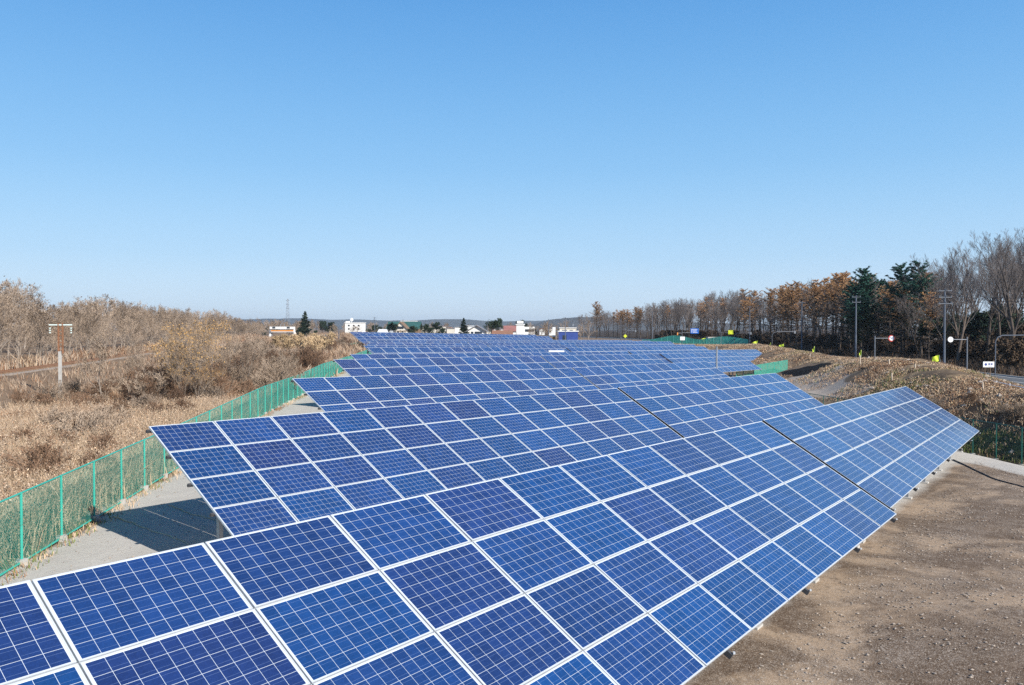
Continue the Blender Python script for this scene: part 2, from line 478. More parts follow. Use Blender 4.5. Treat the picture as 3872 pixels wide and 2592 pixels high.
gm, n, p = new_mat('ground')
g = n.nodes.new('ShaderNodeNewGeometry'); pos = g.outputs['Position']
def attr(nm):
    a = n.nodes.new('ShaderNodeAttribute'); a.attribute_name = nm
    s = n.nodes.new('ShaderNodeSeparateColor'); n.links.new(a.outputs['Color'], s.inputs[0])
    return s.outputs
a1, a2, a3 = attr('m1'), attr('m2'), attr('m3')
nA = noise_n(n, pos, 0.22, 5); nB = noise_n(n, pos, 1.1, 6, 0.7); nC = noise_n(n, pos, 9, 6, 0.75); nD = noise_n(n, pos, 42, 4, 0.7)
def edge_mask(v, k=0.5):
    return ramp(n, mth(n, 'ADD', v, mth(n, 'MULTIPLY_ADD', nB, k, -k / 2)), 0.38, 0.62)
field = mix(n, ramp(n, nA, 0.35, 0.65), (0.20, 0.135, 0.09), (0.36, 0.26, 0.17))
field = mix(n, ramp(n, nC, 0.35, 0.7), field, (0.12, 0.085, 0.06))
grav = mix(n, ramp(n, nB, 0.3, 0.7), (0.43, 0.405, 0.365), (0.52, 0.49, 0.44))
grav = mix(n, ramp(n, nD, 0.52, 0.72), grav, (0.60, 0.57, 0.53))
grav = mix(n, ramp(n, nC, 0.62, 0.78), grav, (0.34, 0.315, 0.28))
drt = mix(n, ramp(n, noise_n(n, pos, 0.28, 6, 0.62, 0.8), 0.46, 0.57), (0.110, 0.072, 0.046), (0.36, 0.26, 0.175))
spx = n.nodes.new('ShaderNodeSeparateXYZ'); n.links.new(pos, spx.inputs[0])
nc = mth(n, 'ADD', mth(n, 'MULTIPLY', spx.outputs[0], -UY), mth(n, 'MULTIPLY', spx.outputs[1], UX))
nc = mth(n, 'ADD', nc, mth(n, 'MULTIPLY_ADD', noise_n(n, pos, 0.15, 2), 1.6, -0.8))
for n0_ in (2.7, 1.1, -3.6, -5.2):
    tr_ = ramp(n, mth(n, 'ABSOLUTE', mth(n, 'SUBTRACT', nc, n0_)), 0.30, 0.12)
    drt = mix(n, mth(n, 'MULTIPLY', tr_, mth(n, 'MULTIPLY_ADD', nB, 1.1, -0.15, clamp=True)), drt, (0.17, 0.12, 0.085))
drt = mix(n, mth(n, 'MULTIPLY', ramp(n, nB, 0.48, 0.62), 0.75), drt, (0.125, 0.087, 0.060))
drt = mix(n, mth(n, 'MULTIPLY', ramp(n, noise_n(n, pos, 3.4, 6, 0.75, 0.4), 0.50, 0.72), 0.55), drt, (0.40, 0.32, 0.25))
drt = mix(n, mth(n, 'MULTIPLY', ramp(n, nD, 0.54, 0.66), 0.9), drt, (0.52, 0.44, 0.36))
drt = mix(n, mth(n, 'MULTIPLY', ramp(n, nC, 0.54, 0.68), 0.7), drt, (0.10, 0.072, 0.052))
def grit(sc_, thr, rad):
    v = n.nodes.new('ShaderNodeTexVoronoi'); v.inputs['Scale'].default_value = sc_; n.links.new(pos, v.inputs['Vector'])
    s_ = n.nodes.new('ShaderNodeSeparateColor'); n.links.new(v.outputs['Color'], s_.inputs[0])
    mk = mth(n, 'MULTIPLY', mth(n, 'LESS_THAN', v.outputs['Distance'], rad), mth(n, 'GREATER_THAN', s_.outputs[0], thr))
    return mk, s_.outputs[1]
clus = ramp(n, noise_n(n, pos, 0.55, 4, 0.6), 0.40, 0.62)
for sc_, thr, rad in ((15, 0.80, 0.36), (32, 0.62, 0.40), (60, 0.55, 0.42)):
    mk, rv = grit(sc_, thr, rad)
    pc = mix(n, rv, (0.13, 0.10, 0.08), (0.62, 0.54, 0.46))
    drt = mix(n, mth(n, 'MULTIPLY', mk, mth(n, 'MULTIPLY_ADD', clus, 0.60, 0.06)), drt, pc)
    grav = mix(n, mth(n, 'MULTIPLY', mk, 0.35), grav, pc)
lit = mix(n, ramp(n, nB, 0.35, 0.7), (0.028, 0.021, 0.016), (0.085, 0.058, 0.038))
tang = mix(n, ramp(n, nB, 0.40, 0.62), (0.15, 0.105, 0.07), (0.40, 0.295, 0.18))
tang = mix(n, mth(n, 'MULTIPLY', ramp(n, nA, 0.48, 0.60), 0.8), tang, (0.095, 0.07, 0.05))
tang = mix(n, ramp(n, nC, 0.6, 0.72), tang, (0.055, 0.042, 0.034))
sand = mix(n, nB, (0.38, 0.31, 0.24), (0.56, 0.48, 0.40))
grn = mix(n, nC, (0.08, 0.105, 0.03), (0.22, 0.23, 0.09))
c = mix(n, edge_mask(a1[0]), field, grav)
c = mix(n, edge_mask(a1[1]), c, drt)
c = mix(n, edge_mask(a2[0], 0.35), c, tang)
c = mix(n, edge_mask(a3[0]), c, sand)
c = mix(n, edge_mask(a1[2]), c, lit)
c = mix(n, mth(n, 'MULTIPLY', edge_mask(a2[1], 0.9), 0.75), c, grn)
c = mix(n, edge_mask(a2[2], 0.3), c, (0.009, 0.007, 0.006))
n.links.new(c, p.inputs['Base Color'])
p.inputs['Roughness'].default_value = 0.95; p.inputs['Specular IOR Level'].default_value = 0.12
bn = n.nodes.new('ShaderNodeBump'); bn.inputs['Strength'].default_value = 0.6; bn.inputs['Distance'].default_value = 0.05
hsum = mth(n, 'ADD', mth(n, 'MULTIPLY', nC, 0.8), mth(n, 'MULTIPLY', nD, 0.35))
n.links.new(hsum, bn.inputs['Height']); n.links.new(bn.outputs[0], p.inputs['Normal'])
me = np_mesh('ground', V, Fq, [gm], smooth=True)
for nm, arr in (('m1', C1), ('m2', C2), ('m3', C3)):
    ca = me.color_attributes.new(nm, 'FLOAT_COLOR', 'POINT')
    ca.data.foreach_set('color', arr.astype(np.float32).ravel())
tag(link('ground', me), kind='structure')

def strip(name, pts, half, dz, mat, parent=None, off=0.0, step=2.0, dash=None):
    """ribbon following a polyline over the terrain"""
    P = []
    for (ax, ay), (bx, by) in zip(pts[:-1], pts[1:]):
        L = math.hypot(bx - ax, by - ay); k = max(1, int(L / step))
        for i in range(k): P.append((ax + (bx - ax) * i / k, ay + (by - ay) * i / k))
    P.append(pts[-1][:2])
    # smooth
    for _ in range(6):
        Q = [P[0]] + [((P[i - 1][0] + 2 * P[i][0] + P[i + 1][0]) / 4, (P[i - 1][1] + 2 * P[i][1] + P[i + 1][1]) / 4) for i in range(1, len(P) - 1)] + [P[-1]]
        P = Q
    return P
def ribbon(name, P, half, dz, mat, parent=None, off=0.0, dash=None, zf=None, thick=0.0):
    mb = MB(); run = 0.0
    rows = []
    for i, (x, y) in enumerate(P):
        a = P[max(0, i - 1)]; b = P[min(len(P) - 1, i + 1)]
        dx, dy = b[0] - a[0], b[1] - a[1]; L = math.hypot(dx, dy) or 1
        nx_, ny_ = dy / L, -dx / L
        z = (zf(x, y) if zf else tz(x, y)) + dz
        rows.append(((x + nx_ * (off - half), y + ny_ * (off - half), z), (x + nx_ * (off + half), y + ny_ * (off + half), z)))
    for i in range(len(rows) - 1):
        L = math.dist(P[i], P[i + 1]); run += L
        if dash and (run % dash[0]) > dash[1]: continue
        l0, r0 = rows[i]; l1, r1 = rows[i + 1]
        mb.add([l0, r0, r1, l1], [(0, 1, 2, 3)], mat)
        if thick:
            mb.add([l0, l1, (l1[0], l1[1], l1[2] - thick), (l0[0], l0[1], l0[2] - thick)], [(0, 1, 2, 3)], mat)
            mb.add([r0, (r0[0], r0[1], r0[2] - thick), (r1[0], r1[1], r1[2] - thick), r1], [(0, 1, 2, 3)], mat)
    return mb.build(name, parent)
RP = strip('', ROAD, 0, 0, None)
tag(ribbon('road', RP, 3.9, 0.05, M['asphalt'], thick=0.3), kind='structure')
tag(ribbon('road_edge_line', RP, 0.09, 0.056, M['linepaint'], off=-3.3), kind='structure')
tag(ribbon('road_edge_line', RP, 0.09, 0.056, M['linepaint'], off=3.3), kind='structure')
tag(ribbon('road_centre_line', RP, 0.08, 0.056, M['linepaint'], dash=(10, 5)), kind='structure')
# kerb
kb = ribbon('kerb', RP, 0.1, 0.17, M['concrete'], off=4.0, thick=0.3); tag(kb, kind='structure')

# ------------------------------------------------------------------ far hills
def hills(name, spec, y0, depth, col, seed):
    """a rolling range standing on the plain"""
    pts = []
    xsn = np.linspace(spec[0][0], spec[-1][0], 220)
    hh = np.interp(xsn, [s[0] for s in spec], [s[1] for s in spec])
    V = []; rows = 14
    for r in range(rows):
        t = r / (rows - 1)
        prof = math.sin(math.pi * t) ** 0.9
        for i, x in enumerate(xsn):
            nn = noise.noise((x * 0.0016 + seed, t * 3, 0)) * 0.30 + noise.noise((x * 0.006 + seed, t * 6, 2)) * 0.10
            V.append((x, y0 + depth * t, max(-1, hh[i] * prof * (1 + nn)) - (2 if r in (0, rows - 1) else 0)))
    idx = np.arange(rows * 220).reshape(rows, 220)
    Fq = np.stack([idx[:-1, :-1].ravel(), idx[:-1, 1:].ravel(), idx[1:, 1:].ravel(), idx[1:, :-1].ravel()], 1)
    m = simple(name + '_woods', col, 0.95, 0, 0.3, 0.004, spec=0.05)
    tag(link(name, np_mesh(name, V, Fq, [m], smooth=True)), kind='structure')
hills('hills', [(-3600, 20), (-2300, 45), (-1250, 78), (-900, 66), (-550, 72), (-100, 58), (300, 66), (600, 76), (1100, 60), (1800, 36), (3100, 12)], 4900, 1500, (0.05, 0.055, 0.05), 3.1)
hills('near_hills', [(-600, 2), (-300, 4), (0, 8), (60, 14), (150, 40), (300, 54), (420, 52), (640, 42), (1100, 24), (1800, 6)], 3100, 900, (0.055, 0.052, 0.045), 8.4)

# ------------------------------------------------------------------ solar tables
PW, PH = 1.70912, 1.01
MW, MH = 1.682, 0.990
MW, MH = 1.690, 0.995
MX, MY = (MW - 1.626) / 2, (MH - 0.957) / 2
def module_frame_mesh():
    b = MB(); t, fw = 0.040, 0.013
    for y in (fw / 2, MH - fw / 2): b.box((MW / 2, -y, t / 2), (MW, fw, t), M['alu'])
    for x in (fw / 2, MW - fw / 2): b.box((x, -MH / 2, t / 2), (fw, MH - 2 * fw, t), M['alu'])
    b.box((MW / 2, -MH / 2, 0.028), (MW - 2 * fw, MH - 2 * fw, 0.008), M['whitepaint'])
    me = bpy.data.meshes.new('solar_module'); me.from_pydata(b.v, [], b.f)
    for m in b.mats: me.materials.append(m)
    me.polygons.foreach_set('material_index', b.m); me.update(); return me
def face_mesh(both=False):
    fw = 0.013; z = 0.0345
    x0, x1, y0, y1 = fw, MW - fw, -fw, -(MH - fw)
    me = bpy.data.meshes.new('cell_face')
    if not both:
        me.from_pydata([(x0, y1, z), (x1, y1, z), (x1, y0, z), (x0, y0, z)], [], [(0, 1, 2, 3)])
        me.materials.append(M['cells'])
    else:
        b = MB(); t = 0.040
        for y in (fw / 2, MH - fw / 2): b.box((MW / 2, -y, t / 2), (MW, fw, t), M['alu'])
        for x in (fw / 2, MW - fw / 2): b.box((x, -MH / 2, t / 2), (fw, MH - 2 * fw, t), M['alu'])
        b.add([(x0, y1, z), (x1, y1, z), (x1, y0, z), (x0, y0, z)], [(0, 1, 2, 3)], M['cells'])
        me.from_pydata(b.v, [], b.f)
        for m in b.mats: me.materials.append(m)
        me.polygons.foreach_set('material_index', b.m)
    uvl = me.uv_layers.new(name='UVMap')
    for lp in me.loops:
        co = me.vertices[lp.vertex_index].co
        uvl.data[lp.index].uv = (co.x - MX, -co.y - MY)
    me.update(); return me
ME_FRAME, ME_FACE, ME_MOD = module_frame_mesh(), face_mesh(), face_mesh(True)

def copy_part(o, parent, mat=None):
    c = o.copy(); c.parent = parent
    if mat is not None: c.matrix_local = mat
    COL.objects.link(c)
    return c
ROWNAME = ['nearest', 'second', 'third', 'fourth', 'fifth', 'sixth', 'seventh', 'eighth', 'ninth', 'tenth', 'eleventh', 'twelfth', 'farthest']
def table(row, sec, nsec, o, slope, daz, dtilt, ncol=13, detail=1, su=1.0, sv=1.0):
    """o = top left corner of the module plane (camera-relative z)"""
    a = AZ + daz; ti = TILT + dtilt
    top = Vector((o[0], o[1], o[2] + CAM_H))
    U = Vector((math.cos(a) * math.cos(slope), math.sin(a) * math.cos(slope), math.sin(slope)))
    D = Vector((math.sin(a) * math.cos(ti), -math.cos(a) * math.cos(ti), -math.sin(ti)))
    D = (D - U * D.dot(U)).normalized()
    N = U.cross(-D).normalized()
    base = Vector((top.x, top.y, tz(top.x, top.y)))
    t = empty('solar_table', base)
    where = {1: ['only section'], 2: ['left-hand section', 'right-hand section'], 3: ['left-hand section', 'middle section', 'right-hand section'],
             4: ['leftmost section', 'second section from the left', 'third section from the left', 'rightmost section']}[nsec][sec]
    tag(t, 'tilted table of blue solar modules, %s of the %s row' % (where, ROWNAME[row]), 'solar array', 'solar tables set out in parallel rows')
    L0 = Matrix(((U.x, -D.x, N.x, 0), (U.y, -D.y, N.y, 0), (U.z, -D.z, N.z, 0), (0, 0, 0, 1)))
    rel = top - base
    pw, ph = PW * su, PH * sv
    SC = Matrix.Diagonal((su, sv, 1, 1))
    rr = random.Random(row * 10 + sec)
    for c in range(ncol):
        for r in range(4):
            q = rel + U * (c * pw + (PW - MW) / 2) + D * (r * ph + (PH - MH) / 2)
            q = q - N * 0.04 + N * rr.uniform(-0.002, 0.002)
            mtx = Matrix.Translation(q) @ L0 @ Matrix.Rotation(rr.gauss(0, 0.0022), 4, 'X') @ Matrix.Rotation(rr.gauss(0, 0.0018), 4, 'Y') @ SC
            if detail >= 2:
                mo = link('solar_module', ME_FRAME, t); mo.matrix_local = mtx
                link('cell_face', ME_FACE, mo)
            else:
                mo = link('solar_module', ME_MOD, t); mo.matrix_local = mtx
    # supports
    Lr, Ls = ncol * pw, 4 * ph
    def gz(p):
        wp = base + p; return tz(wp.x, wp.y) - base.z
    def member(b, p0, p1, wd, ht, m):
        d = p1 - p0; x = d.normalized(); y = N.cross(x).normalized() if abs(x.dot(N)) < 0.9 else U
        z = x.cross(y).normalized()
        Mx = Matrix(((x.x, y.x, z.x, 0), (x.y, y.y, z.y, 0), (x.z, y.z, z.z, 0), (0, 0, 0, 1)))
        b.box((p0 + p1) / 2, (d.length, wd, ht), m, M=Mx)
    low = -N * 0.075
    one = MB()
    for v in (0.10, 1.10, 2.12, 3.14):
        b = MB() if detail >= 2 else one
        member(b, rel + D * v + low - U * 0.07, rel + D * v + low + U * (Lr + 0.06), 0.05, 0.07, M['dark_steel'])
        if detail >= 2: b.build('purlin', t)
    for k in range(7):
        uo = 0.28 + k * (Lr - 0.56) / 6
        b = MB() if detail >= 2 else one
        l2 = -N * 0.16
        member(b, rel + U * uo + D * 0.12 + l2, rel + U * uo + D * (Ls + 0.08) + l2 + N * 0.05, 0.06, 0.08, M['dark_steel'])
        b.box(rel + U * uo + D * (Ls + 0.075) + l2 + N * 0.12, (0.03, 0.03, 0.03), M['alu'])
        if detail >= 2: b.build('rafter', t)
        for v in ((0.95, 3.0) if 0 < k < 6 else (3.0,)):
            b = MB() if detail >= 2 else one
            p = rel + U * uo + D * v - N * 0.2
            z0 = gz(p) - 0.05
            b.box((p.x, p.y, (p.z + z0) / 2), (0.10, 0.10, p.z - z0), M['galv'], rz=a)
            b.box((p.x, p.y, z0 + 0.04), (0.3, 0.3, 0.12), M['concrete'], rz=a)
            if detail >= 2: b.build('post', t)
    if sec < nsec - 1:      # black beam added to stand for the shade in the joint between sections
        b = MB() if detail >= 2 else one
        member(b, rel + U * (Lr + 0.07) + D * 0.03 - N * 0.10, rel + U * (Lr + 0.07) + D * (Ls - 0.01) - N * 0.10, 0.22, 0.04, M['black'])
        if detail >= 2: b.build('joint_shade_beam', t)
    if sec > 0:  # black plate added so the joint's end face reads as shaded
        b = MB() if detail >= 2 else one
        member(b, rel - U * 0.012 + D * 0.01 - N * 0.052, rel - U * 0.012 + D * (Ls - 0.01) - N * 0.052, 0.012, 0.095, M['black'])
        if detail >= 2: b.build('joint_shade_plate', t)
    if detail < 2: one.build('support_frame', t)
    return t

SEC = 13 * PW + 0.14
# measured sections: (row, section, sections in row, x, y, z, slope, d azimuth, d tilt)
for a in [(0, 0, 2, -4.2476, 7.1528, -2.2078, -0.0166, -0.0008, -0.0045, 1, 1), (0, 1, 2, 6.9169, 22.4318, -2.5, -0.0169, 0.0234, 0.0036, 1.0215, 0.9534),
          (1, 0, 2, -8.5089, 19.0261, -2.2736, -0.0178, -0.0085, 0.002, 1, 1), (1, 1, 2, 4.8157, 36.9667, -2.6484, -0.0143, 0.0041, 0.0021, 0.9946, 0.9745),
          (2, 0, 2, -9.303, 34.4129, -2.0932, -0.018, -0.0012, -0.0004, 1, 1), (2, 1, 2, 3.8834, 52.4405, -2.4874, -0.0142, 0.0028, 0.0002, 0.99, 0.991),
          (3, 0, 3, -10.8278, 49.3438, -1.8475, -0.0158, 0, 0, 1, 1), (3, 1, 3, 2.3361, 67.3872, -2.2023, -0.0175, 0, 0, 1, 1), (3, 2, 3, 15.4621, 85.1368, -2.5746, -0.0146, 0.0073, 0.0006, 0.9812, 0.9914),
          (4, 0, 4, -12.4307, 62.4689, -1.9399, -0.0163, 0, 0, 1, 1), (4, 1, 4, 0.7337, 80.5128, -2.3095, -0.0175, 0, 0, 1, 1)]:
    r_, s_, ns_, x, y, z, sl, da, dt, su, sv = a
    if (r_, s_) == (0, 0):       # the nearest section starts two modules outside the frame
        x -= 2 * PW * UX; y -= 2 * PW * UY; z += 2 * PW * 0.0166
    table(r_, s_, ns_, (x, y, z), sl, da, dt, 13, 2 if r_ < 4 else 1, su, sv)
def uvpos(u, n_): return u * UX - n_ * UY, u * UY + n_ * UX
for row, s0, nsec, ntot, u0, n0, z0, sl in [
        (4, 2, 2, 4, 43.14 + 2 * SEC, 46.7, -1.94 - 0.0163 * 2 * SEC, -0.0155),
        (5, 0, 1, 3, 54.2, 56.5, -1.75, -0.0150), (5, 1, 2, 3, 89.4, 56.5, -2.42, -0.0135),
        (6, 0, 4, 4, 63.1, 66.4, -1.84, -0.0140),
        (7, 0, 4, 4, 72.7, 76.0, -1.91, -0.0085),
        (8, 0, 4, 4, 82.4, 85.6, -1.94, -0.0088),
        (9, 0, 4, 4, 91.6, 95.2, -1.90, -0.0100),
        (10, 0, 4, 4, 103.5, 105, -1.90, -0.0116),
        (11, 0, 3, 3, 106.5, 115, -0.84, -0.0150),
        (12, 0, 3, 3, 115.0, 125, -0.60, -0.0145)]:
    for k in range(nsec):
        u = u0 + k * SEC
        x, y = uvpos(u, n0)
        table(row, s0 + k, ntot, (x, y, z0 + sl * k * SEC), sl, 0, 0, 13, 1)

# ------------------------------------------------------------------ fences
def fence(name, pts, label, h=1.6, pitch=0.075, wire=0.0065, mat='fence', zf=tz, spacing=2.0, rail=0.022):
    P = []
    for a, b in zip(pts[:-1], pts[1:]):
        a, b = a[:2], b[:2]
        L = math.dist(a, b); k = max(1, round(L / spacing))
        for i in range(k): P.append((a[0] + (b[0] - a[0]) * i / k, a[1] + (b[1] - a[1]) * i / k))
    P.append(pts[-1])
    Z = [zf(*q) for q in P]
    o = Vector((P[0][0], P[0][1], Z[0]))
    t = empty(name, o); tag(t, label, 'fence')
    pm = MB(); pm.tube((0, 0, -0.1), (0, 0, h + 0.02), 0.03, M[mat]); pm.box((0, 0, 0.02), (0.18, 0.18, 0.22), M['concrete'])
    first = pm.build('fence_post', t)
    W = [Vector((q[0], q[1], z)) - o for q, z in zip(P, Z)]
    for i, q in enumerate(W):
        if i == 0: first.location = q
        elif i < 100:
            c = copy_part(first, t); c.location = q
    rt, rb, ms = MB(), MB(), MB()
    up = Vector((0, 0, 1))
    for a, b in zip(W[:-1], W[1:]):
        rt.tube(a + up * h, b + up * h, rail, M[mat], n=6)
        rb.tube(a + up * 0.06, b + up * 0.06, rail * 1.15, M[mat], n=6)
        d = b - a; L = d.length
        hh = h - 0.08; x = -hh
        dirn = Vector((d.y, -d.x, 0)).normalized() * 0.0
        while x < L:
            for sgn in (1, -1):
                s0, s1 = x, x + hh
                c0, c1 = max(0, s0), min(L, s1)
                if c1 - c0 > 0.02:
                    z0, z1 = (c0 - s0) + 0.06, (c1 - s0) + 0.06
                    if sgn < 0: z0, z1 = h + 0.04 - z0 + 0.02, h + 0.04 - z1 + 0.02
                    p0 = a + d * (c0 / L) + up * z0; p1 = a + d * (c1 / L) + up * z1
                    wv = up * wire * 0.72 * (1.0 + min(1.5, max(0.0, (a.y + o.y - 24) / 24)))
                    ms.add([p0 - wv, p1 - wv, p1 + wv, p0 + wv], [(0, 1, 2, 3)], M[mat])
            x += pitch
    rt.build('top_rail', t); rb.build('bottom_rail', t); ms.build('wire_mesh', t)
    return t
FL = [(fence_x(y), y) for y in (6, 60, 100, 160)]
fence('chain_link_fence', FL, 'long green chain-link fence between the solar tables and the dry brush on the left', mat='fence', pitch=0.07, wire=0.0085)
fence('chain_link_fence', [(-26.6, 160), (-27.2, 164), (-23.4, 165.5)], 'short return of green fence behind the left ends of the far rows', pitch=0.09, wire=0.03)
fence('chain_link_fence', [(-38.8, 186), (-37.8, 193), (-34.5, 196)], 'small green fence corner beside the far raised tables', pitch=0.09, wire=0.03)
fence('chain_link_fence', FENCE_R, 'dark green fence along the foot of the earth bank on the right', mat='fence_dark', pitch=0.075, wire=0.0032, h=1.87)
fence('chain_link_fence', [q[:2] for q in FENCE_M], 'bright green fence corner between the tables and the dark patch', pitch=0.08, wire=0.0085, h=1.55)
def hump(x, y):
    px = CX + FP * x / y
    return tz(x, y) + 1.5 * math.exp(-((px - 1545) / 42) ** 2) + 0.9 * math.exp(-((px - 1660) / 40) ** 2) - 0.2
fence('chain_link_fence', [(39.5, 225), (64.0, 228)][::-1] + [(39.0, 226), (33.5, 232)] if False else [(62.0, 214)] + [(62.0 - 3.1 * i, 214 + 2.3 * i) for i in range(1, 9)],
      'wavy green fence running over low humps behind the far right tables', pitch=0.09, wire=0.02, zf=hump, h=2.1, mat='fence_far')

# ------------------------------------------------------------------ trees
def seg_mesh(name, segs, mats, leaves=None, sides=3, lm=1):
    """segs: array rows p0(3) p1(3) r0 r1 m ; leaves: rows centre(3) size normal-ish random m"""
    S = np.array(segs, dtype=float)
    p0, p1, r0, r1, mi = S[:, :3], S[:, 3:6], S[:, 6], S[:, 7], S[:, 8].astype(int)
    d = p1 - p0; d /= np.linalg.norm(d, axis=1)[:, None] + 1e-9
    ref = np.where(np.abs(d[:, 2:3]) > 0.9, np.array([[1., 0, 0]]), np.array([[0., 0, 1]]))
    a = np.cross(d, ref); a /= np.linalg.norm(a, axis=1)[:, None] + 1e-9
    b = np.cross(d, a)
    V = []; n_ = len(S)
    for p, r in ((p0, r0), (p1, r1)):
        for k in range(sides):
            t = 2 * math.pi * k / sides
            V.append(p + (a * math.cos(t) + b * math.sin(t)) * r[:, None])
    V = np.stack(V, 1).reshape(-1, 3)      # seg i -> 2*sides verts
    base = (np.arange(n_) * 2 * sides)[:, None]
    F = []
    for k in range(sides):
        F.append(np.concatenate([base + k, base + (k + 1) % sides, base + sides + (k + 1) % sides, base + sides + k], 1))
    F = np.stack(F, 1).reshape(-1, 4); MI = np.repeat(mi, sides)
    if leaves is not None and len(leaves):
        Lf = np.array(leaves, dtype=float)
        c, s, m_ = Lf[:, :3], Lf[:, 3], Lf[:, 4].astype(int)
        g = np.random.default_rng(len(Lf))
        e1 = g.normal(size=(len(Lf), 3)); e1 /= np.linalg.norm(e1, axis=1)[:, None]
        e2 = np.cross(e1, g.normal(size=(len(Lf), 3))); e2 /= np.linalg.norm(e2, axis=1)[:, None] + 1e-9
        if Lf.shape[1] > 5:      # flattened leaves (needle sprays lie level)
            e1[:, 2] *= Lf[:, 5]; e2[:, 2] *= Lf[:, 5]
        q = np.stack([c + e1 * s[:, None], c + e2 * s[:, None] * .6, c - e1 * s[:, None], c - e2 * s[:, None] * .6], 1).reshape(-1, 3)
        fb = len(V) + np.arange(len(q)).reshape(-1, 4)
        V = np.concatenate([V, q]); F = np.concatenate([F, fb]); MI = np.concatenate([MI, m_])
    return V, F, MI

def rot_around(v, ax, ang):
    return Matrix.Rotation(ang, 3, ax) @ v

def bare(seed, h, trunk_frac=0.3, r=0.16, spread=0.9, up=0.35, lv=4, kids=(7, 6, 5, 4), wob=0.12, min_r=0.010, multi=1):
    rr = random.Random(seed); segs = []; tips = []
    def grow(p, d, L, r, level, f0=0.25):
        nseg = 5 if level == 0 else (4 if level == 1 else (3 if level == 2 else 2))
        pts = [p.copy()]; dirs = []
        cur = d.copy(); q = p.copy()
        for i in range(nseg):
            cur = (cur + Vector((rr.gauss(0, wob), rr.gauss(0, wob), rr.gauss(0, wob * .6) + up * 0.10 * (level > 0)))).normalized()
            q2 = q + cur * (L / nseg)
            ra = max(min_r, r * (1 - 0.75 * i / nseg)); rb = max(min_r * 0.8, r * (1 - 0.75 * (i + 1) / nseg))
            segs.append((*q, *q2, ra, rb, 0 if level < 2 else 1))
            dirs.append(cur.copy()); q = q2; pts.append(q.copy())
        if level >= lv:
            tips.append(q.copy()); return
        k = kids[min(level, len(kids) - 1)]
        k = max(2, int(k * rr.uniform(0.8, 1.25)))
        for j in range(k):
            t = f0 + (1 - f0) * (j + rr.random()) / k
            t = min(t, 0.999)
            i = int(t * nseg); fr = t * nseg - i
            pos = pts[i].lerp(pts[i + 1], fr)
            dd = dirs[i]
            ax = dd.orthogonal().normalized(); ax = rot_around(ax, dd, rr.uniform(0, 6.283))
            ang = rr.uniform(0.45, 0.95) * spread
            nd = rot_around(dd, ax, ang); nd.z += up * rr.uniform(0.3, 1.0); nd.normalize()
            ln = L * rr.uniform(0.42, 0.66) * (1.15 - 0.5 * t) if level else L * rr.uniform(0.38, 0.60) * (1.25 - 0.75 * t)
            rad = max(min_r, r * (1 - 0.75 * t) * rr.uniform(0.45, 0.65))
            grow(pos, nd, ln, rad, level + 1, 0.2)
    for m_ in range(multi):
        d = Vector((rr.gauss(0, 0.04 + 0.16 * (multi > 1)), rr.gauss(0, 0.04 + 0.16 * (multi > 1)), 1)).normalized()
        st = Vector((rr.gauss(0, 0.1), rr.gauss(0, 0.1), 0)) * (multi > 1)
        grow(st + Vector((0, 0, -0.1)), d, h * rr.uniform(0.85, 1.0), r / (multi ** .5), 0, trunk_frac)
    return segs, tips

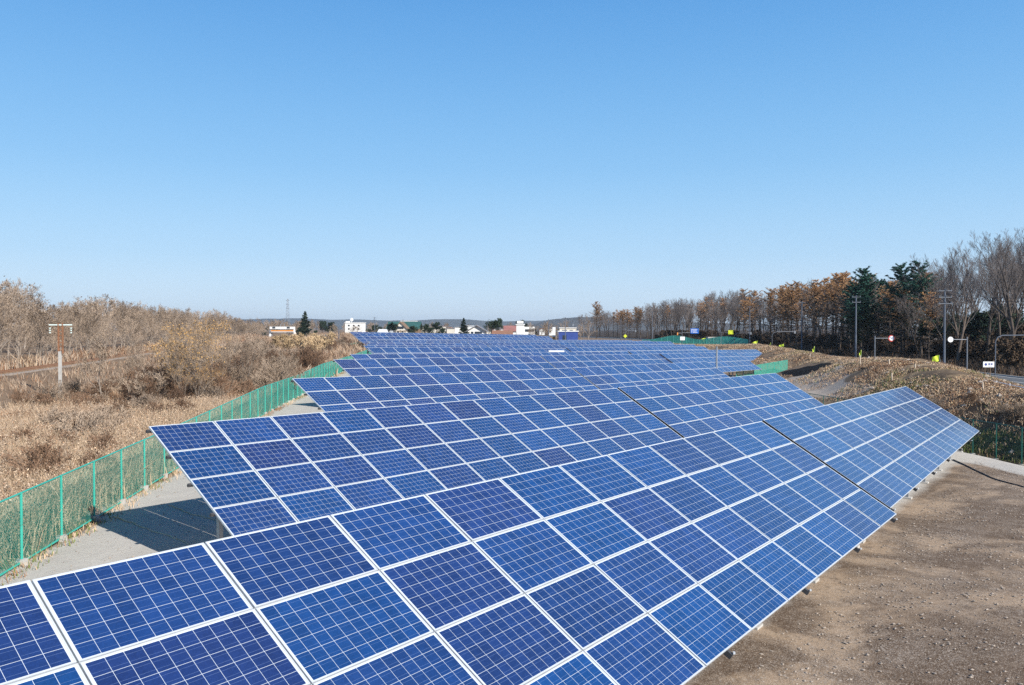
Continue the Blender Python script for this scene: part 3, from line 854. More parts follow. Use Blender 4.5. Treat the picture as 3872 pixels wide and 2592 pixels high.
def conifer(seed, h, r0=0.16, start=0.25, reach=2.6, droop=-0.05, whorl=0.55, nper=5, leaf=0.13, dens=26, flat=0.5, topmat=2, lowmat=3, crown_from=0.55, shape=0.8, ragged=0.3, leafmin=0.15):
    rr = random.Random(seed); segs = []; leaves = []
    q = Vector((0, 0, -0.1)); nseg = 8; trunk = []
    for i in range(nseg):
        q2 = Vector((q.x + rr.gauss(0, 0.05), q.y + rr.gauss(0, 0.05), h * (i + 1) / nseg))
        segs.append((*q, *q2, r0 * (1 - 0.9 * i / nseg), r0 * (1 - 0.9 * (i + 1) / nseg), 0)); trunk.append((q.copy(), q2.copy())); q = q2
    z = h * start
    while z < h * 0.985:
        t = (z / h - start) / (1 - start)
        if t < crown_from * 0.5: lenf = 0.75 + 0.5 * t
        else: lenf = 1.0
        env = min(1.0, (1 - t) ** shape * 1.25 + 0.06) * lenf
        for k in range(nper):
            if rr.random() < 0.18: continue
            az = rr.uniform(0, 6.283); L = reach * env * rr.uniform(1 - ragged, 1 + ragged * 0.6)
            i = min(nseg - 1, int(z / h * nseg)); p = trunk[i][0].lerp(trunk[i][1], z / h * nseg - i)
            el = droop + 0.55 * t + rr.gauss(0, 0.10)
            d = Vector((math.cos(az) * math.cos(el), math.sin(az) * math.cos(el), math.sin(el)))
            cur = p.copy(); ns = 3
            for s in range(ns):
                d2 = (d + Vector((rr.gauss(0, .08), rr.gauss(0, .08), 0.10 + rr.gauss(0, .05)))).normalized()
                nxt = cur + d2 * (L / ns)
                segs.append((*cur, *nxt, 0.035 * (1 - s / ns) * env + 0.010, 0.03 * (1 - (s + 1) / ns) * env + 0.008, 0))
                # side twigs
                for w_ in range(3):
                    tw = cur.lerp(nxt, rr.random()); sd_ = d2.cross(Vector((0, 0, 1))).normalized() * rr.choice((-1, 1))
                    e = tw + (d2 * 0.6 + sd_ * 0.8 + Vector((0, 0, rr.gauss(0, .15)))).normalized() * (L * 0.22 * rr.uniform(.5, 1.2))
                    segs.append((*tw, *e, 0.010, 0.007, 1))
                    lo = max(leafmin, min(1.0, (t - crown_from * 0.4) / (crown_from * 0.6 + 1e-6)))
                    cnt = int(dens / 9 * L * lo * rr.uniform(.5, 1.5))
                    for c_ in range(cnt):
                        f = rr.random(); c = tw.lerp(e, f) + Vector((rr.gauss(0, .10), rr.gauss(0, .10), rr.gauss(0, .06)))
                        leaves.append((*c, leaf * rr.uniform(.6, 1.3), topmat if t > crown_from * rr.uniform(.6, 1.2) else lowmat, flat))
                cur = nxt; d = d2
        z += whorl * rr.uniform(0.7, 1.3) * (1 - 0.35 * t)
    return segs, leaves

NOM = dict(wood=10.6, vase=16.2, tall=16.0, larch=15.8, pine=17.6, spruce=9.0, yellow=5.6, tan=4.6, shrub=2.6, under=2.8, round=6.0)
def make_variant(kind, seed, segs, leaves, mats):
    """returns (trunk mesh, crown mesh) so that a tree can be thing > trunk, crown"""
    S = np.array(segs, dtype=float)
    fz = NOM[kind] / S[:, 5].max()      # true height = nominal height
    S[:, :6] *= fz
    if len(leaves): leaves = [(l[0] * fz, l[1] * fz, l[2] * fz) + tuple(l[3:]) for l in leaves]
    tr = S[:, 8] == 0
    out = []
    V, F, MI = seg_mesh('trunk', S[tr], None, None, sides=5)
    out.append(np_mesh('trunk', V, F, [mats[0]], MI * 0, smooth=True))
    S2 = S[~tr]
    if len(S2) == 0: S2 = S[-2:]
    V, F, MI = seg_mesh('crown', S2, None, leaves, sides=3)
    mm = mats[1:]
    out.append(np_mesh('crown', V, F, mm, np.clip(MI - 1, 0, len(mm) - 1)))
    return out
def leafy(segs, tips, n_per, size, spread, seed, minz=0.0, mat=2, flat=1.0):
    rr = random.Random(seed); lv = []
    for t in tips:
        if t.z < minz: continue
        for _ in range(n_per if isinstance(n_per, int) else (1 if rr.random() < n_per else 0)):
            lv.append((t.x + rr.gauss(0, spread), t.y + rr.gauss(0, spread), t.z + rr.gauss(0, spread), size * rr.uniform(.6, 1.4), mat, flat))
    return lv
VAR = {}
VAR['wood'] = []
for s in range(7):
    sg, tp = bare(100 + s, 11.0, 0.22, 0.15, 1.0, 0.30, 4, (11, 7, 6, 4), 0.13, 0.011)
    lv = leafy(sg, tp, 0.5 if s % 3 == 0 else 0.15, 0.10, 0.15, s, mat=2)
    VAR['wood'].append(make_variant('wood', s, sg, lv, [M['bark'], M['twig'], M['brownleaf']]))
VAR['vase'] = []
for s in range(5):
    sg, tp = bare(300 + s, 17.0, 0.30, 0.25, 0.72, 0.36, 4, (8, 7, 6, 5), 0.10, 0.008)
    VAR['vase'].append(make_variant('vase', s, sg, [], [M['bark_dark'], M['twig_grey']]))
VAR['tall'] = []
for s in range(5):
    sg, tp = bare(400 + s, 16.0, 0.30, 0.20, 0.75, 0.30, 4, (12, 7, 5, 4), 0.08, 0.012)
    VAR['tall'].append(make_variant('tall', s, sg, leafy(sg, tp, 0.10, 0.10, 0.1, s), [M['bark_dark'], M['twig_grey'], M['brownleaf']]))
VAR['larch'] = []
for s in range(6):
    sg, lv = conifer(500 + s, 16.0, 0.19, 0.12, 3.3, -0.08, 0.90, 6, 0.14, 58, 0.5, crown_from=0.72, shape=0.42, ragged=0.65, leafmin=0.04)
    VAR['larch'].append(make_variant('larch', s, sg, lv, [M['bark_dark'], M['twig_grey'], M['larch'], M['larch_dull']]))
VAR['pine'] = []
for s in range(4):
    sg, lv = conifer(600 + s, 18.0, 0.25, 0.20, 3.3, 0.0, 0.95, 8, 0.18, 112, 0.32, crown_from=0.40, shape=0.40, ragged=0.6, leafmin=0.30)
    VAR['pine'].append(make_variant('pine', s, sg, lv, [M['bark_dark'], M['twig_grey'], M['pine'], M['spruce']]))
VAR['spruce'] = []
for s in range(3):
    sg, lv = conifer(700 + s, 9.0, 0.16, 0.04, 2.3, -0.12, 0.40, 7, 0.17, 75, 0.5, crown_from=0.1, shape=1.0, ragged=0.25, leafmin=1.0)
    VAR['spruce'].append(make_variant('spruce', s, sg, lv, [M['bark_dark'], M['spruce'], M['spruce'], M['spruce']]))
VAR['yellow'] = []
for s in range(4):
    sg, tp = bare(800 + s, 5.6, 0.25, 0.06, 0.75, 0.35, 4, (9, 6, 5, 3), 0.12, 0.006, multi=3)
    lv = leafy(sg, tp, 0.62, 0.052, 0.10, s, 1.4)
    VAR['yellow'].append(make_variant('yellow', s, sg, lv, [M['bark'], M['twig'], M['yleaf']]))
VAR['tan'] = []
for s in range(3):
    sg, tp = bare(850 + s, 4.6, 0.15, 0.06, 0.95, 0.2, 4, (9, 6, 5, 4), 0.14, 0.008, multi=3)
    lv = leafy(sg, tp, 3, 0.085, 0.14, s, 0.2)
    VAR['tan'].append(make_variant('tan', s, sg, lv, [M['bark'], M['twig'], M['tanleaf']]))
VAR['shrub'] = []
for s in range(6):
    sg, tp = bare(900 + s, 2.6, 0.1, 0.03, 0.9, 0.30, 3, (10, 7, 6), 0.16, 0.006, multi=7)
    lv = leafy(sg, tp, 0.35, 0.04, 0.06, s, 0.3)
    VAR['shrub'].append(make_variant('shrub', s, sg, lv, [M['bark'], M['twig'] if s % 2 else M['twig_red'], M['brownleaf']]))
VAR['under'] = []
for s in range(4):
    sg, tp = bare(950 + s, 3.4, 0.1, 0.04, 1.0, 0.25, 3, (12, 9, 7), 0.16, 0.012, multi=6)
    lv = leafy(sg, tp, 3, 0.11, 0.18, s, 0.1)
    VAR['under'].append(make_variant('under', s, sg, lv, [M['bark_dark'], M['bark_dark'], M['brownleaf']]))
VAR['round'] = []
for s in range(2):
    sg, tp = bare(970 + s, 6.0, 0.18, 0.12, 1.0, 0.25, 4, (9, 6, 5, 4), 0.12, 0.012)
    lv = leafy(sg, tp, 5, 0.14, 0.16, s, 0.8)
    VAR['round'].append(make_variant('round', s, sg, lv, [M['bark_dark'], M['bark_dark'], M['spruce']]))

prand = random.Random(55)
def tree(kind, name, x, y, s, label, group=None, cat='tree', sz=None, var=None, z=None, lean=0.0):
    tm, cm = VAR[kind][prand.randrange(len(VAR[kind])) if var is None else var % len(VAR[kind])]
    t = empty(name, (x, y, (tz(x, y) if z is None else z) - 0.05), prand.uniform(0, 6.28))
    t.scale = (s, s, s * (sz or 1)); t.rotation_euler[0] = prand.gauss(0, 0.02) + lean
    tag(t, label, cat, group)
    link('trunk' if cat == 'tree' else 'stems', tm, t); link('crown' if cat == 'tree' else 'twigs', cm, t)
    return t

# --- left wood beyond the railway
RAILS = strip('', RAILP, 0, 0, None)
def rail_at(y): return float(np.interp(y, [q[1] for q in RAILS], [q[0] for q in RAILS]))
GW = 'bare brown trees of the wood beyond the railway'
sky_px = [(-200, 618), (0, 632), (40, 645), (75, 680), (110, 690), (160, 688), (230, 678), (300, 690), (330, 692), (400, 706), (480, 706), (520, 716), (560, 734), (640, 742)]
placed = 0
y = 78.0
cand = []
for layer, off in enumerate((6, 11, 17, 24, 33, 44)):
    y = 66.0 + layer * 3
    while y < 360:
        x = rail_at(y) - off - prand.uniform(-2.5, 2.5)
        cand.append((x, y, layer))
        y += (3.9 + layer * 0.5) * (1 + y / 330) * prand.uniform(0.7, 1.3)
for x, y, layer in cand:
    px = CX + FP * x / y
    if px < -160 or px > 660: continue
    g_ = tz(x, y)
    top_px = np.interp(px, [a for a, b in sky_px], [b for a, b in sky_px])
    want = CAM_H + (753.0 - top_px) / FP * y - g_
    hgt = want * prand.uniform(0.84, 1.04) if layer > 1 else min(want, 11.5) * prand.uniform(0.55, 0.95)
    hgt = max(5.5, min(17, hgt))
    tree('wood', 'bare_tree', x, y, hgt / 10.4, 'leafless brown deciduous tree in the wood beyond the railway', GW)
    placed += 1
# --- brush between railway and fence
GS = 'leafless shrubs scattered over the dry field on the left'
k = 0
while k < 470:
    y = 24 + (prand.random() ** 1.05) * 190
    fx = fence_x(y) - 1.2; rx = rail_at(y) + (12.0 if y < 150 else 4.0)
    x = fx + (rx - fx) * prand.random()
    px = CX + FP * x / y
    if px < -120 or (600 < px < 700 and y > 120): k += (px > 0); continue
    if y > 85 and fx - x < 7: continue
    dn = noise.noise((x * 0.05, y * 0.05, 9.0))
    if dn < -0.05 and prand.random() < 0.6: continue
    if y < 34 and prand.random() < 0.4: continue
    s = prand.uniform(0.6, 1.3) * (1.0 if y > 48 else 0.6) * (1.0 if x > rx + 7 else 0.6)
    tree('shrub', 'bare_shrub', x, y, s, 'leafless brown shrub among the dry grass between railway and green fence', GS, cat='shrub')
    k += 1
GY = 'young leafless trees in the dry field'
for i in range(34):
    px = prand.uniform(215, 620); d = prand.uniform(50, 150); q = at(px, 800, d)
    if q.x > fence_x(q.y) - 2 or q.x < rail_at(q.y) + 5: continue
    tree('wood', 'young_bare_tree', q.x, q.y, prand.uniform(.28, .46), 'young leafless tree rising above the shrubs of the dry field', GY)
for px, d, s, v, lb in [(490, 49, .98, 2, 'many-stemmed young tree with yellow leaves, rightmost before the green fence'), (432, 62, 1.0, 3, 'yellow-leaved young tree standing behind the lowest sapling'), (468, 55, 1.02, 0, 'slender young tree with sparse yellow leaves, right of the pair near the fence'),
                        (412, 53, 0.90, 1, 'slender young tree with sparse yellow leaves, left of the pair near the fence'),
                        (505, 66, 0.85, 2, 'smaller yellow-leaved sapling just behind the pair near the fence'),
                        (438, 47, 0.62, 3, 'lowest yellow-leaved sapling, in front of the pair near the fence')]:
    q = at(px, 900, d); tree('yellow', 'yellow_leaved_tree', q.x, q.y, s, lb, None, var=v)
for px, d, s, lb in [(643, 150, 0.86, 'bushy tan-leaved tree, leftmost of the row before the white gantry'), (688, 142, 0.92, 'bushy tan-leaved tree, second of the row before the dark spruce'),
                     (715, 137, 0.86, 'bushy tan-leaved tree, middle of the row above the green fence'), (742, 150, 1.0, 'bushy tan-leaved tree, rightmost and tallest of the row above the green fence'),
                     (672, 170, 0.95, 'tan-leaved tree standing behind the row of bushy tan trees')]:
    q = at(px, 800, d); tree('tan', 'tan_leaved_tree', q.x, q.y, s, lb, None)

# --- right wood
GR = {'larch': 'orange larches along the road', 'tall': 'bare trees of the wood behind the road', 'vase': 'tall bare trees at the right edge', 'pine': 'dark green pines'}
TL = [(58, 60), (60, 85), (62, 102), (67, 137), (70, 175), (71, 210), (65, 267), (58, 320), (46, 370), (32, 440)]
def tl_at(y): return float(np.interp(y, [q[1] for q in TL], [q[0] for q in TL]))
sky_r = [(1300, 742), (1325, 712), (1350, 700), (1400, 702), (1440, 712), (1480, 692), (1550, 684), (1630, 668), (1700, 660), (1730, 668), (1760, 662), (1800, 650), (1850, 642),
         (1920, 625), (1950, 640), (2000, 632), (2060, 640), (2120, 620), (2140, 590), (2200, 574), (2260, 545), (2342, 520), (2600, 500)]
def rtree(px, d, kind, name, label, group, hf=1.0, top=None, H0=16.0):
    q = at(px, 800, d); g_ = tz(q.x, q.y)
    tp = top if top is not None else float(np.interp(px, [a for a, b in sky_r], [b for a, b in sky_r]))
    hgt = (CAM_H + (753.0 - tp) / FP * d - g_) * hf
    sxy = hgt / H0
    return tree(kind, name, q.x, q.y, sxy, label, group)
# belt of trees, front to back
for layer, off in enumerate((0, 5, 11, 18, 26, 36, 48)):
    y = 70.0 + layer * 3
    while y < 420:
        x = tl_at(y) + off + prand.uniform(-2, 2)
        px = CX + FP * x / y
        if 1310 < px < 2420:
            f = prand.uniform(0.84, 1.06) if layer > 0 else prand.uniform(0.74, 1.0)
            d = y
            if px > 2140:
                if prand.random() < 0.46: rtree(px, d, 'vase', 'bare_tree', 'tall bare spreading tree at the right edge of the wood', GR['vase'], f, H0=16.2)
            elif px > 1935:
                r_ = prand.random()
                if r_ < 0.16: rtree(px, d, 'pine', 'pine_tree', 'dark green pine standing among the larches and bare trees', GR['pine'], f * 0.97, H0=17.6)
                elif r_ < 0.55: rtree(px, d, 'larch', 'larch_tree', 'dull orange larch standing behind the road', GR['larch'], f, H0=15.8)
                else: rtree(px, d, 'tall', 'bare_tree', 'bare grey-brown tree in the wood behind the road', GR['tall'], f)
            elif px > 1690:
                if prand.random() < 0.72: rtree(px, d, 'larch', 'larch_tree', 'dull orange larch standing behind the road', GR['larch'], f, H0=15.8)
                else: rtree(px, d, 'tall', 'bare_tree', 'bare grey-brown tree in the wood behind the road', GR['tall'], f)
            else:
                r_ = prand.random()
                if 1405 < px < 1475 and r_ < 0.7: rtree(px, d, 'larch', 'larch_tree', 'dull orange larch standing behind the road', GR['larch'], f, H0=15.8)
                elif r_ < 0.12: rtree(px, d, 'larch', 'larch_tree', 'dull orange larch standing behind the road', GR['larch'], f * 0.9, H0=15.8)
                else: rtree(px, d, 'tall', 'bare_tree', 'bare grey-brown tree in the wood behind the road', GR['tall'], f)
        y += (4.0 + layer * 0.6) * (1 + max(0, y - 100) / 260) * prand.uniform(0.7, 1.3)
# characteristic single trees
for px, d, top, lb in [(1975, 150, 608, 'dark green pine, leftmost of the three tall ones above the larches'),
                       (2062, 138, 600, 'dark green pine, middle one of the three tall ones'),
                       (2108, 134, 595, 'dark green pine, rightmost of the three tall ones, before the bare trees')]:
    rtree(px, d, 'pine', 'pine_tree', lb, None, 1.0, top, 17.6)
for i in range(14):
    px = prand.uniform(1945, 2135); rtree(px, prand.uniform(140, 190), 'pine', 'pine_tree', 'dark green pine standing among the larches and bare trees', GR['pine'], 1.0, prand.uniform(622, 668), 17.6)
for px, d, top, lb in [(1364, 330, 690, 'pale orange larch, tallest tree at the left end of the wood'), (1808, 190, 645, 'bright orange larch with the highest flat crown left of the pines'),
                       (1921, 172, 622, 'bright orange larch rising just left of the first pine'), (1862, 182, 640, 'bright orange larch between the two highest larches')]:
    rtree(px, d, 'larch', 'larch_tree', lb, None, 1.0, top, 15.8)
for px, d, top, lb in [(2190, 112, 572, 'bare spreading tree, leftmost of the tall ones by the right edge'), (2255, 106, 548, 'bare spreading tree, middle of the tall ones by the right edge'),
                       (2318, 98, 520, 'tallest bare tree with a dark forked trunk at the right edge')]:
    rtree(px, d, 'vase', 'bare_tree', lb, None, 1.0, top, 16.2)
for i in range(16):
    x = 26.2 + prand.gauss(0, 1.1); y = 44 + prand.gauss(0, 4.5)
    if x > fr_at(y) + .8: tree('shrub', 'bank_bush', x, y, prand.uniform(.22, .40), 'low leafless bush on the near face of the earth bank above the right fence', 'low bushes on the face of the bank', cat='bush')
for i, (px, d, top) in enumerate([(2178, 128, 728), (2205, 132, 712), (2232, 126, 704), (2262, 134, 700), (2290, 128, 708), (2318, 136, 716), (2344, 126, 722), (2370, 130, 715)]):
    q = at(px, 800, d); hgt = CAM_H + (753 - top) / FP * d - tz(q.x, q.y)
    tree('round', 'evergreen_tree', q.x, q.y, hgt / 6.0, 'dark evergreen thicket tree behind the round sign at the right edge', 'dark evergreens at the right edge')
GU = 'dark undergrowth bushes along the foot of the right wood'
for i in range(210):
    y = 62 + prand.random() ** 1.3 * 280
    x = tl_at(y) - 3.5 + prand.random() * 30
    px = CX + FP * x / y
    if 1340 < px < 2450:
        tree('under', 'undergrowth_bush', x, y, prand.uniform(0.5, 1.15) * (1.5 if px > 2150 else 1.15), 'dark leafless bush in the undergrowth beneath the roadside trees', GU, cat='bush')

# ------------------------------------------------------------------ railway
rw = empty('railway_track', (RAILS[0][0], RAILS[0][1], 0)); tag(rw, kind='structure')
bed = ribbon('ballast_bed', RAILS, 1.7, 0.10, M['ballast'], thick=0.3)
for off in (-0.55, 0.55):
    r_ = ribbon('rail', RAILS, 0.04, 0.26, M['rust'], off=off, thick=0.14)
    r_.parent = rw; r_.location = -rw.location
bed.parent = rw; bed.location = -rw.location
sl = MB()
acc = 0
for (ax, ay), (bx, by) in zip(RAILS[:-1], RAILS[1:]):
    if ay > 190: break
    for f in (0.15, 0.5, 0.85):
        x, y = ax + (bx - ax) * f, ay + (by - ay) * f
        sl.box((x, y, tz(x, y) + 0.13), (2.2, 0.22, 0.1), M['timber'], rz=math.atan2(by - ay, bx - ax) + math.pi / 2)
s_ = sl.build('sleepers', rw); s_.location = -rw.location; s_['kind'] = 'stuff'

# railway pole with crossarm
q = at(138, 905, 62); g_ = tz(q.x, q.y); hgt = at(142, 741, 62).z - g_
t = empty('railway_pole', (q.x, q.y, g_)); tag(t, 'slim railway line pole with white crossarm standing in the brush on the left', 'pole')
b = MB(); b.box((0, 0, hgt * 0.31), (0.20, 0.16, hgt * 0.62), M['concrete']); b.build('lower_post', t)
b = MB()
for dx in (-0.10, 0.22): b.box((dx, 0, hgt * 0.80), (0.09, 0.10, hgt * 0.42), M['rust'])
for i in range(7): b.box((0.06, 0, hgt * (0.64 + 0.05 * i)), (0.25, 0.05, 0.06), M['rust'])
b.build('steel_frame', t)
b = MB(); b.box((0.06, 0, hgt * 0.985), (1.75, 0.08, 0.08), M['insul']); ca = b.build('crossarm', t)
for x in (-0.75, 0.86):
    b = MB()
    for z_ in range(3): b.tube((x, 0, hgt * 0.97 - 0.12 - z_ * 0.17), (x, 0, hgt * 0.97 - 0.22 - z_ * 0.17), 0.09, M['insul'], r1=0.05)
    b.build('insulator', ca)

# ------------------------------------------------------------------ town
def gz_(q): return tz(q.x, q.y)
def block(name, x0, x1, ytop, d, depth, wall, label, windows=(), roofmat=None, ybase=None, cat='building', extra=None):
    a, b_ = at(x0, ytop, d), at(x1, ytop, d)
    W = b_.x - a.x; cx = (a.x + b_.x) / 2; g_ = tz(cx, d) - 0.2; Hh = a.z - g_
    t = empty(name, (cx, d, g_)); tag(t, label, cat)
    b = MB(); b.box((0, depth / 2, Hh / 2), (W, depth, Hh), M[wall]); b.build('wall', t)
    if roofmat:
        b = MB(); b.box((0, depth / 2, Hh + 0.12), (W + 0.5, depth + 0.5, 0.24), M[roofmat]); b.build('roof', t)
    for (fx, fz, fw, fh) in windows:
        b = MB(); b.box((-W / 2 + fx * W, -0.02, fz * Hh), (fw * W, 0.06, fh * Hh), M['window'])
        wo_ = b.build('window', t)
    return t, W, Hh
def gable(name, x0, x1, yeave, yridge, d, depth, wall, roof, label, front=True, windows=(), over=0.5, ridge_x=0.5, cat='house'):
    a, b_ = at(x0, yeave, d), at(x1, yeave, d)
    W = b_.x - a.x; cx = (a.x + b_.x) / 2; g_ = tz(cx, d) - 0.2; E = a.z - g_; Rg = at(x0, yridge, d).z - g_
    t = empty(name, (cx, d, g_)); tag(t, label, cat)
    b = MB(); b.box((0, depth / 2, E / 2), (W, depth, E), M[wall])
    rx = -W / 2 + ridge_x * W
    if front:
        b.add([(-W / 2, 0, E), (W / 2, 0, E), (rx, 0, Rg - .1), (-W / 2, depth, E), (W / 2, depth, E), (rx, depth, Rg - .1)], [(0, 1, 2), (3, 5, 4)], M[wall])
    b.build('wall', t)
    r = MB(); th = 0.28
    if front:
        for sx in (-1, 1):
            ex = sx * (W / 2 + over); ez = E - (Rg - E) * over / (W / 2)
            p = [(ex, -over, ez), (rx, -over, Rg), (rx, depth + over, Rg), (ex, depth + over, ez)]
            pu = [(x, y, z + th) for x, y, z in p]
            r.add(p + pu, [(0, 1, 2, 3), (4, 7, 6, 5), (0, 4, 5, 1), (1, 5, 6, 2), (2, 6, 7, 3), (3, 7, 4, 0)], M[roof])
    else:
        for sy in (0, 1):
            ey = -over if sy == 0 else depth + over
            p = [(-W / 2 - over, ey, E - .2), (W / 2 + over, ey, E - .2), (W / 2 + over, depth / 2, Rg), (-W / 2 - over, depth / 2, Rg)]
            pu = [(x, y, z + th) for x, y, z in p]
            r.add(p + pu, [(0, 1, 2, 3), (4, 7, 6, 5), (0, 4, 5, 1), (1, 5, 6, 2), (2, 6, 7, 3), (3, 7, 4, 0)], M[roof])
    r.build('roof', t)
    for (fx, fz, fw, fh) in windows:
        b = MB(); b.box((-W / 2 + fx * W, -0.02, fz * E), (fw * W, 0.06, fh * E), M['window']); b.build('window', t)
    return t, W, E

# white flat block with rooftop ball
t, W, Hh = block('apartment_block', 789, 829, 739, 380, 8, 'white_wall', 'white flat-roofed block with a ball tank on its roof',
                 [(0.22, .82, .10, .10), (0.78, .82, .10, .10), (0.5, .82, .10, .10), (0.22, .60, .10, .10), (0.5, .60, .10, .10), (0.78, .60, .10, .10)], 'whitepaint')
b = MB(); b.tube((-W * .2, 3, Hh), (-W * .2, 3, Hh + 1.0), 0.12, M['whitepaint']); b.ball((-W * .2, 3, Hh + 1.5), 0.85, M['whitepaint'], 14, 10); b.build('ball_tank', t, smooth=True)
b = MB(); b.box((-W * .38, 2.0, Hh + .5), (1.6, 2.6, .6), M['white_wall']); b.build('roof_house', t)
# green roofed hall with gabled front
t, W, E = gable('green_roofed_hall', 886, 957, 752, 737.5, 330, 12, 'timber', 'green_roof', 'large timber hall with a wide dark green roof', False)
t, W, E = gable('gabled_porch', 897, 935, 757, 738, 318, 9, 'cream_wall', 'timber', 'white and timber gable front of the green roofed hall', True,
                [(.35, .8, .12, .25), (.62, .8, .12, .25)], cat='building')
b = MB()
for fx in (-.28, 0, .28): b.box((W * fx, -0.08, E * .62), (.22, .10, E * .9), M['timber'])
b.box((0, -.09, E * .98), (W * .8, .10, .25), M['timber']); b.build('timber_frame', t)
b = MB(); a_ = E + 1.2; b.box((0, -.1, a_), (2.4, .12, .9), M['window']); b.build('window', t)
gable('white_shed', 866, 898, 761, 755, 310, 7, 'white_wall', 'whitepaint', 'low white lean-to shed left of the green roofed hall', False, cat='shed')
block('long_low_building', 962, 1016, 747, 420, 10, 'cream_wall', 'long low plum-roofed building behind the dark garden trees', [(.2, .8, .1, .2), (.5, .8, .1, .2), (.8, .8, .1, .2)], 'purple_roof')
block('white_roof_deck', 917, 950, 735.5, 345, 6, 'white_wall', 'white rooftop bar seen above the green roof', (), 'whitepaint')
gable('white_gabled_house', 1070, 1110, 757, 745, 300, 9, 'white_wall', 'grey_roof', 'white house with a broad gable and balcony right of the spruce', True,
      [(.25, .75, .14, .30), (.6, .8, .42, .22)], over=.9)
block('white_annex', 1069, 1084, 747, 308, 6, 'white_wall', 'small white annex on the left of the gabled house', (), 'whitepaint', cat='house')
gable('red_roofed_house', 1154, 1180, 757, 747, 290, 8, 'white_wall', 'red_roof', 'house with a steep red roof beside the white tower building', False, [(.3, .7, .2, .3)])
gable('brown_roofed_house', 1128, 1170, 764, 758, 275, 8, 'cream_wall', 'brown_roof', 'low brown-roofed house in front of the red roof', False, [(.3, .7, .2, .3), (.7, .7, .2, .3)])
t, W, Hh = block('white_tower_building', 1181, 1199, 743.5, 262, 7, 'white_wall', 'white building with a narrow tower and lower rounded wing', (), 'whitepaint')
q1, q2 = at(1199, 748, 262), at(1223, 748, 262)
b = MB(); ww = q2.x - q1.x; hh = q1.z - t.location.z
b.box((W / 2 + ww / 2 + .004, 3.2, hh / 2), (ww, 6, hh), M['white_wall']); b.build('wing', t)
b = MB(); b.box((W / 2 + ww * .5, .17, hh * .76), (ww * .86, .08, hh * .16), M['window']); b.build('window', t)
b = MB(); b.box((W / 2 + ww * .5, .17, hh * .3), (ww * .2, .08, hh * .5), M['window']); b.build('door', t)
b = MB(); b.box((0, 1.5, Hh + .85), (W * .8, 2.5, .8), M['whitepaint']); b.build('roof_sign', t)
block('blue_shed', 1278, 1322, 759, 240, 8, 'blue_paint', 'blue-walled roadside shed with pale roof edge', [(.3, .5, .2, .4)], 'whitepaint', cat='shed')
block('filling_station', 1280, 1318, 751, 320, 8, 'cream_wall', 'cream roadside building behind the blue shed', [(.3, .8, .3, .1), (.7, .8, .2, .1)], 'whitepaint')
block('white_hut', 2127, 2152, 778, 165, 4, 'white_wall', 'small white hut glimpsed between the trunks of the right wood', [(.3, .6, .2, .3)], 'grey_roof', cat='hut')
t, W, Hh = block('portable_toilet', 2299, 2310, 791, 118, 1.1, 'lightblue', 'light blue portable toilet with white roof among the trees', (), 'whitepaint', cat='toilet')
b = MB(); b.box((0, -.03, Hh * .45), (W * .7, .05, Hh * .8), M['lightblue']); b.build('door', t)
block('pale_house', 1022, 1037, 752, 330, 6, 'cream_wall', 'tiny cream house left of the spruce', (), 'grey_roof', cat='house')
block('pale_house', 1040, 1058, 749, 400, 6, 'white_wall', 'pale flat-roofed house behind the spruce', (), 'grey_roof', cat='house')
block('pale_house', 720, 752, 768, 300, 5, 'white_wall', 'low white building left of the white block', (), 'whitepaint', cat='house')
hr = random.Random(12)
for i, px in enumerate((958, 975, 988, 1003, 1030, 1048, 1092, 1118, 1133, 1150, 1240, 1262)):
    wd_ = hr.uniform(9, 17); yt = hr.uniform(749, 754); d_ = hr.uniform(430, 560)
    gable('small_house', px - wd_ / 2, px + wd_ / 2, yt + 3, yt, d_, 8, hr.choice(('white_wall', 'cream_wall', 'white_wall')), hr.choice(('grey_roof', 'brown_roof', 'purple_roof', 'grey_roof')),
          'small pale house of the far town showing over the last table rows', hr.random() < .4, [(.3, .7, .15, .25), (.7, .7, .15, .25)])
for o_ in list(sc.objects):
    if o_.name.startswith('small_house'): o_['group'] = 'small houses of the far town'
# tall narrow pillar sign
q = at(1267, 750, 250); g_ = gz_(q)
t = empty('pillar_sign', (q.x, q.y, g_)); tag(t, 'white pillar sign with an orange foot by the roadside', 'sign')
b = MB(); zt = at(1267, 749, 250).z - g_; b.box((0, 0, zt * .68), (.9, .4, zt * .64), M['whitepaint']); b.build('panel', t)
b = MB(); b.box((0, 0, zt * .18), (.8, .35, zt * .36), M['orange']); b.build('foot', t)

# white railway gantry
a_, b_ = at(616, 752, 360), at(676, 752, 360)
cx = (a_.x + b_.x) / 2; g_ = tz(cx, 360); W = b_.x - a_.x
zt = at(640, 748, 360).z - g_; zb = at(640, 757, 360).z - g_
t = empty('railway_gantry', (cx, 360, g_)); tag(t, 'white bridge-like gantry on two splayed legs above the railway', 'gantry')
b = MB(); b.box((0, 0, (zt + zb) / 2 + .4), (W * .92, 2.2, (zt - zb) * .6), M['whitepaint']); b.build('upper_beam', t)
b = MB(); b.box((0, -.1, zb), (W * .84, 2.1, (zt - zb) * .28), M['orange']); b.box((0, -.1, zb - .5), (W * .84, 2.2, .25), M['whitepaint']); b.build('lower_beam', t)
for sx in (-1, 1):
    b = MB(); b.tube((sx * W * .44, 0, zb + .6), (sx * W * .49, 0, 0), .45, M['whitepaint'], r1=.6); b.tube((sx * W * .40, 0, zb + .2), (sx * W * .42, 0, 0), .3, M['galv']); b.build('leg', t)
for fx in (-.3, .25):
    b = MB(); b.box((W * fx, -1.16, (zt + zb) / 2 + .5), (1.3, .08, .7), M['window']); b.build('window', t)
b = MB()
for fx in (-.08, .08): b.tube((W * fx, 0, zt), (W * fx, 0, zt + 1.2), .08, M['galv'])
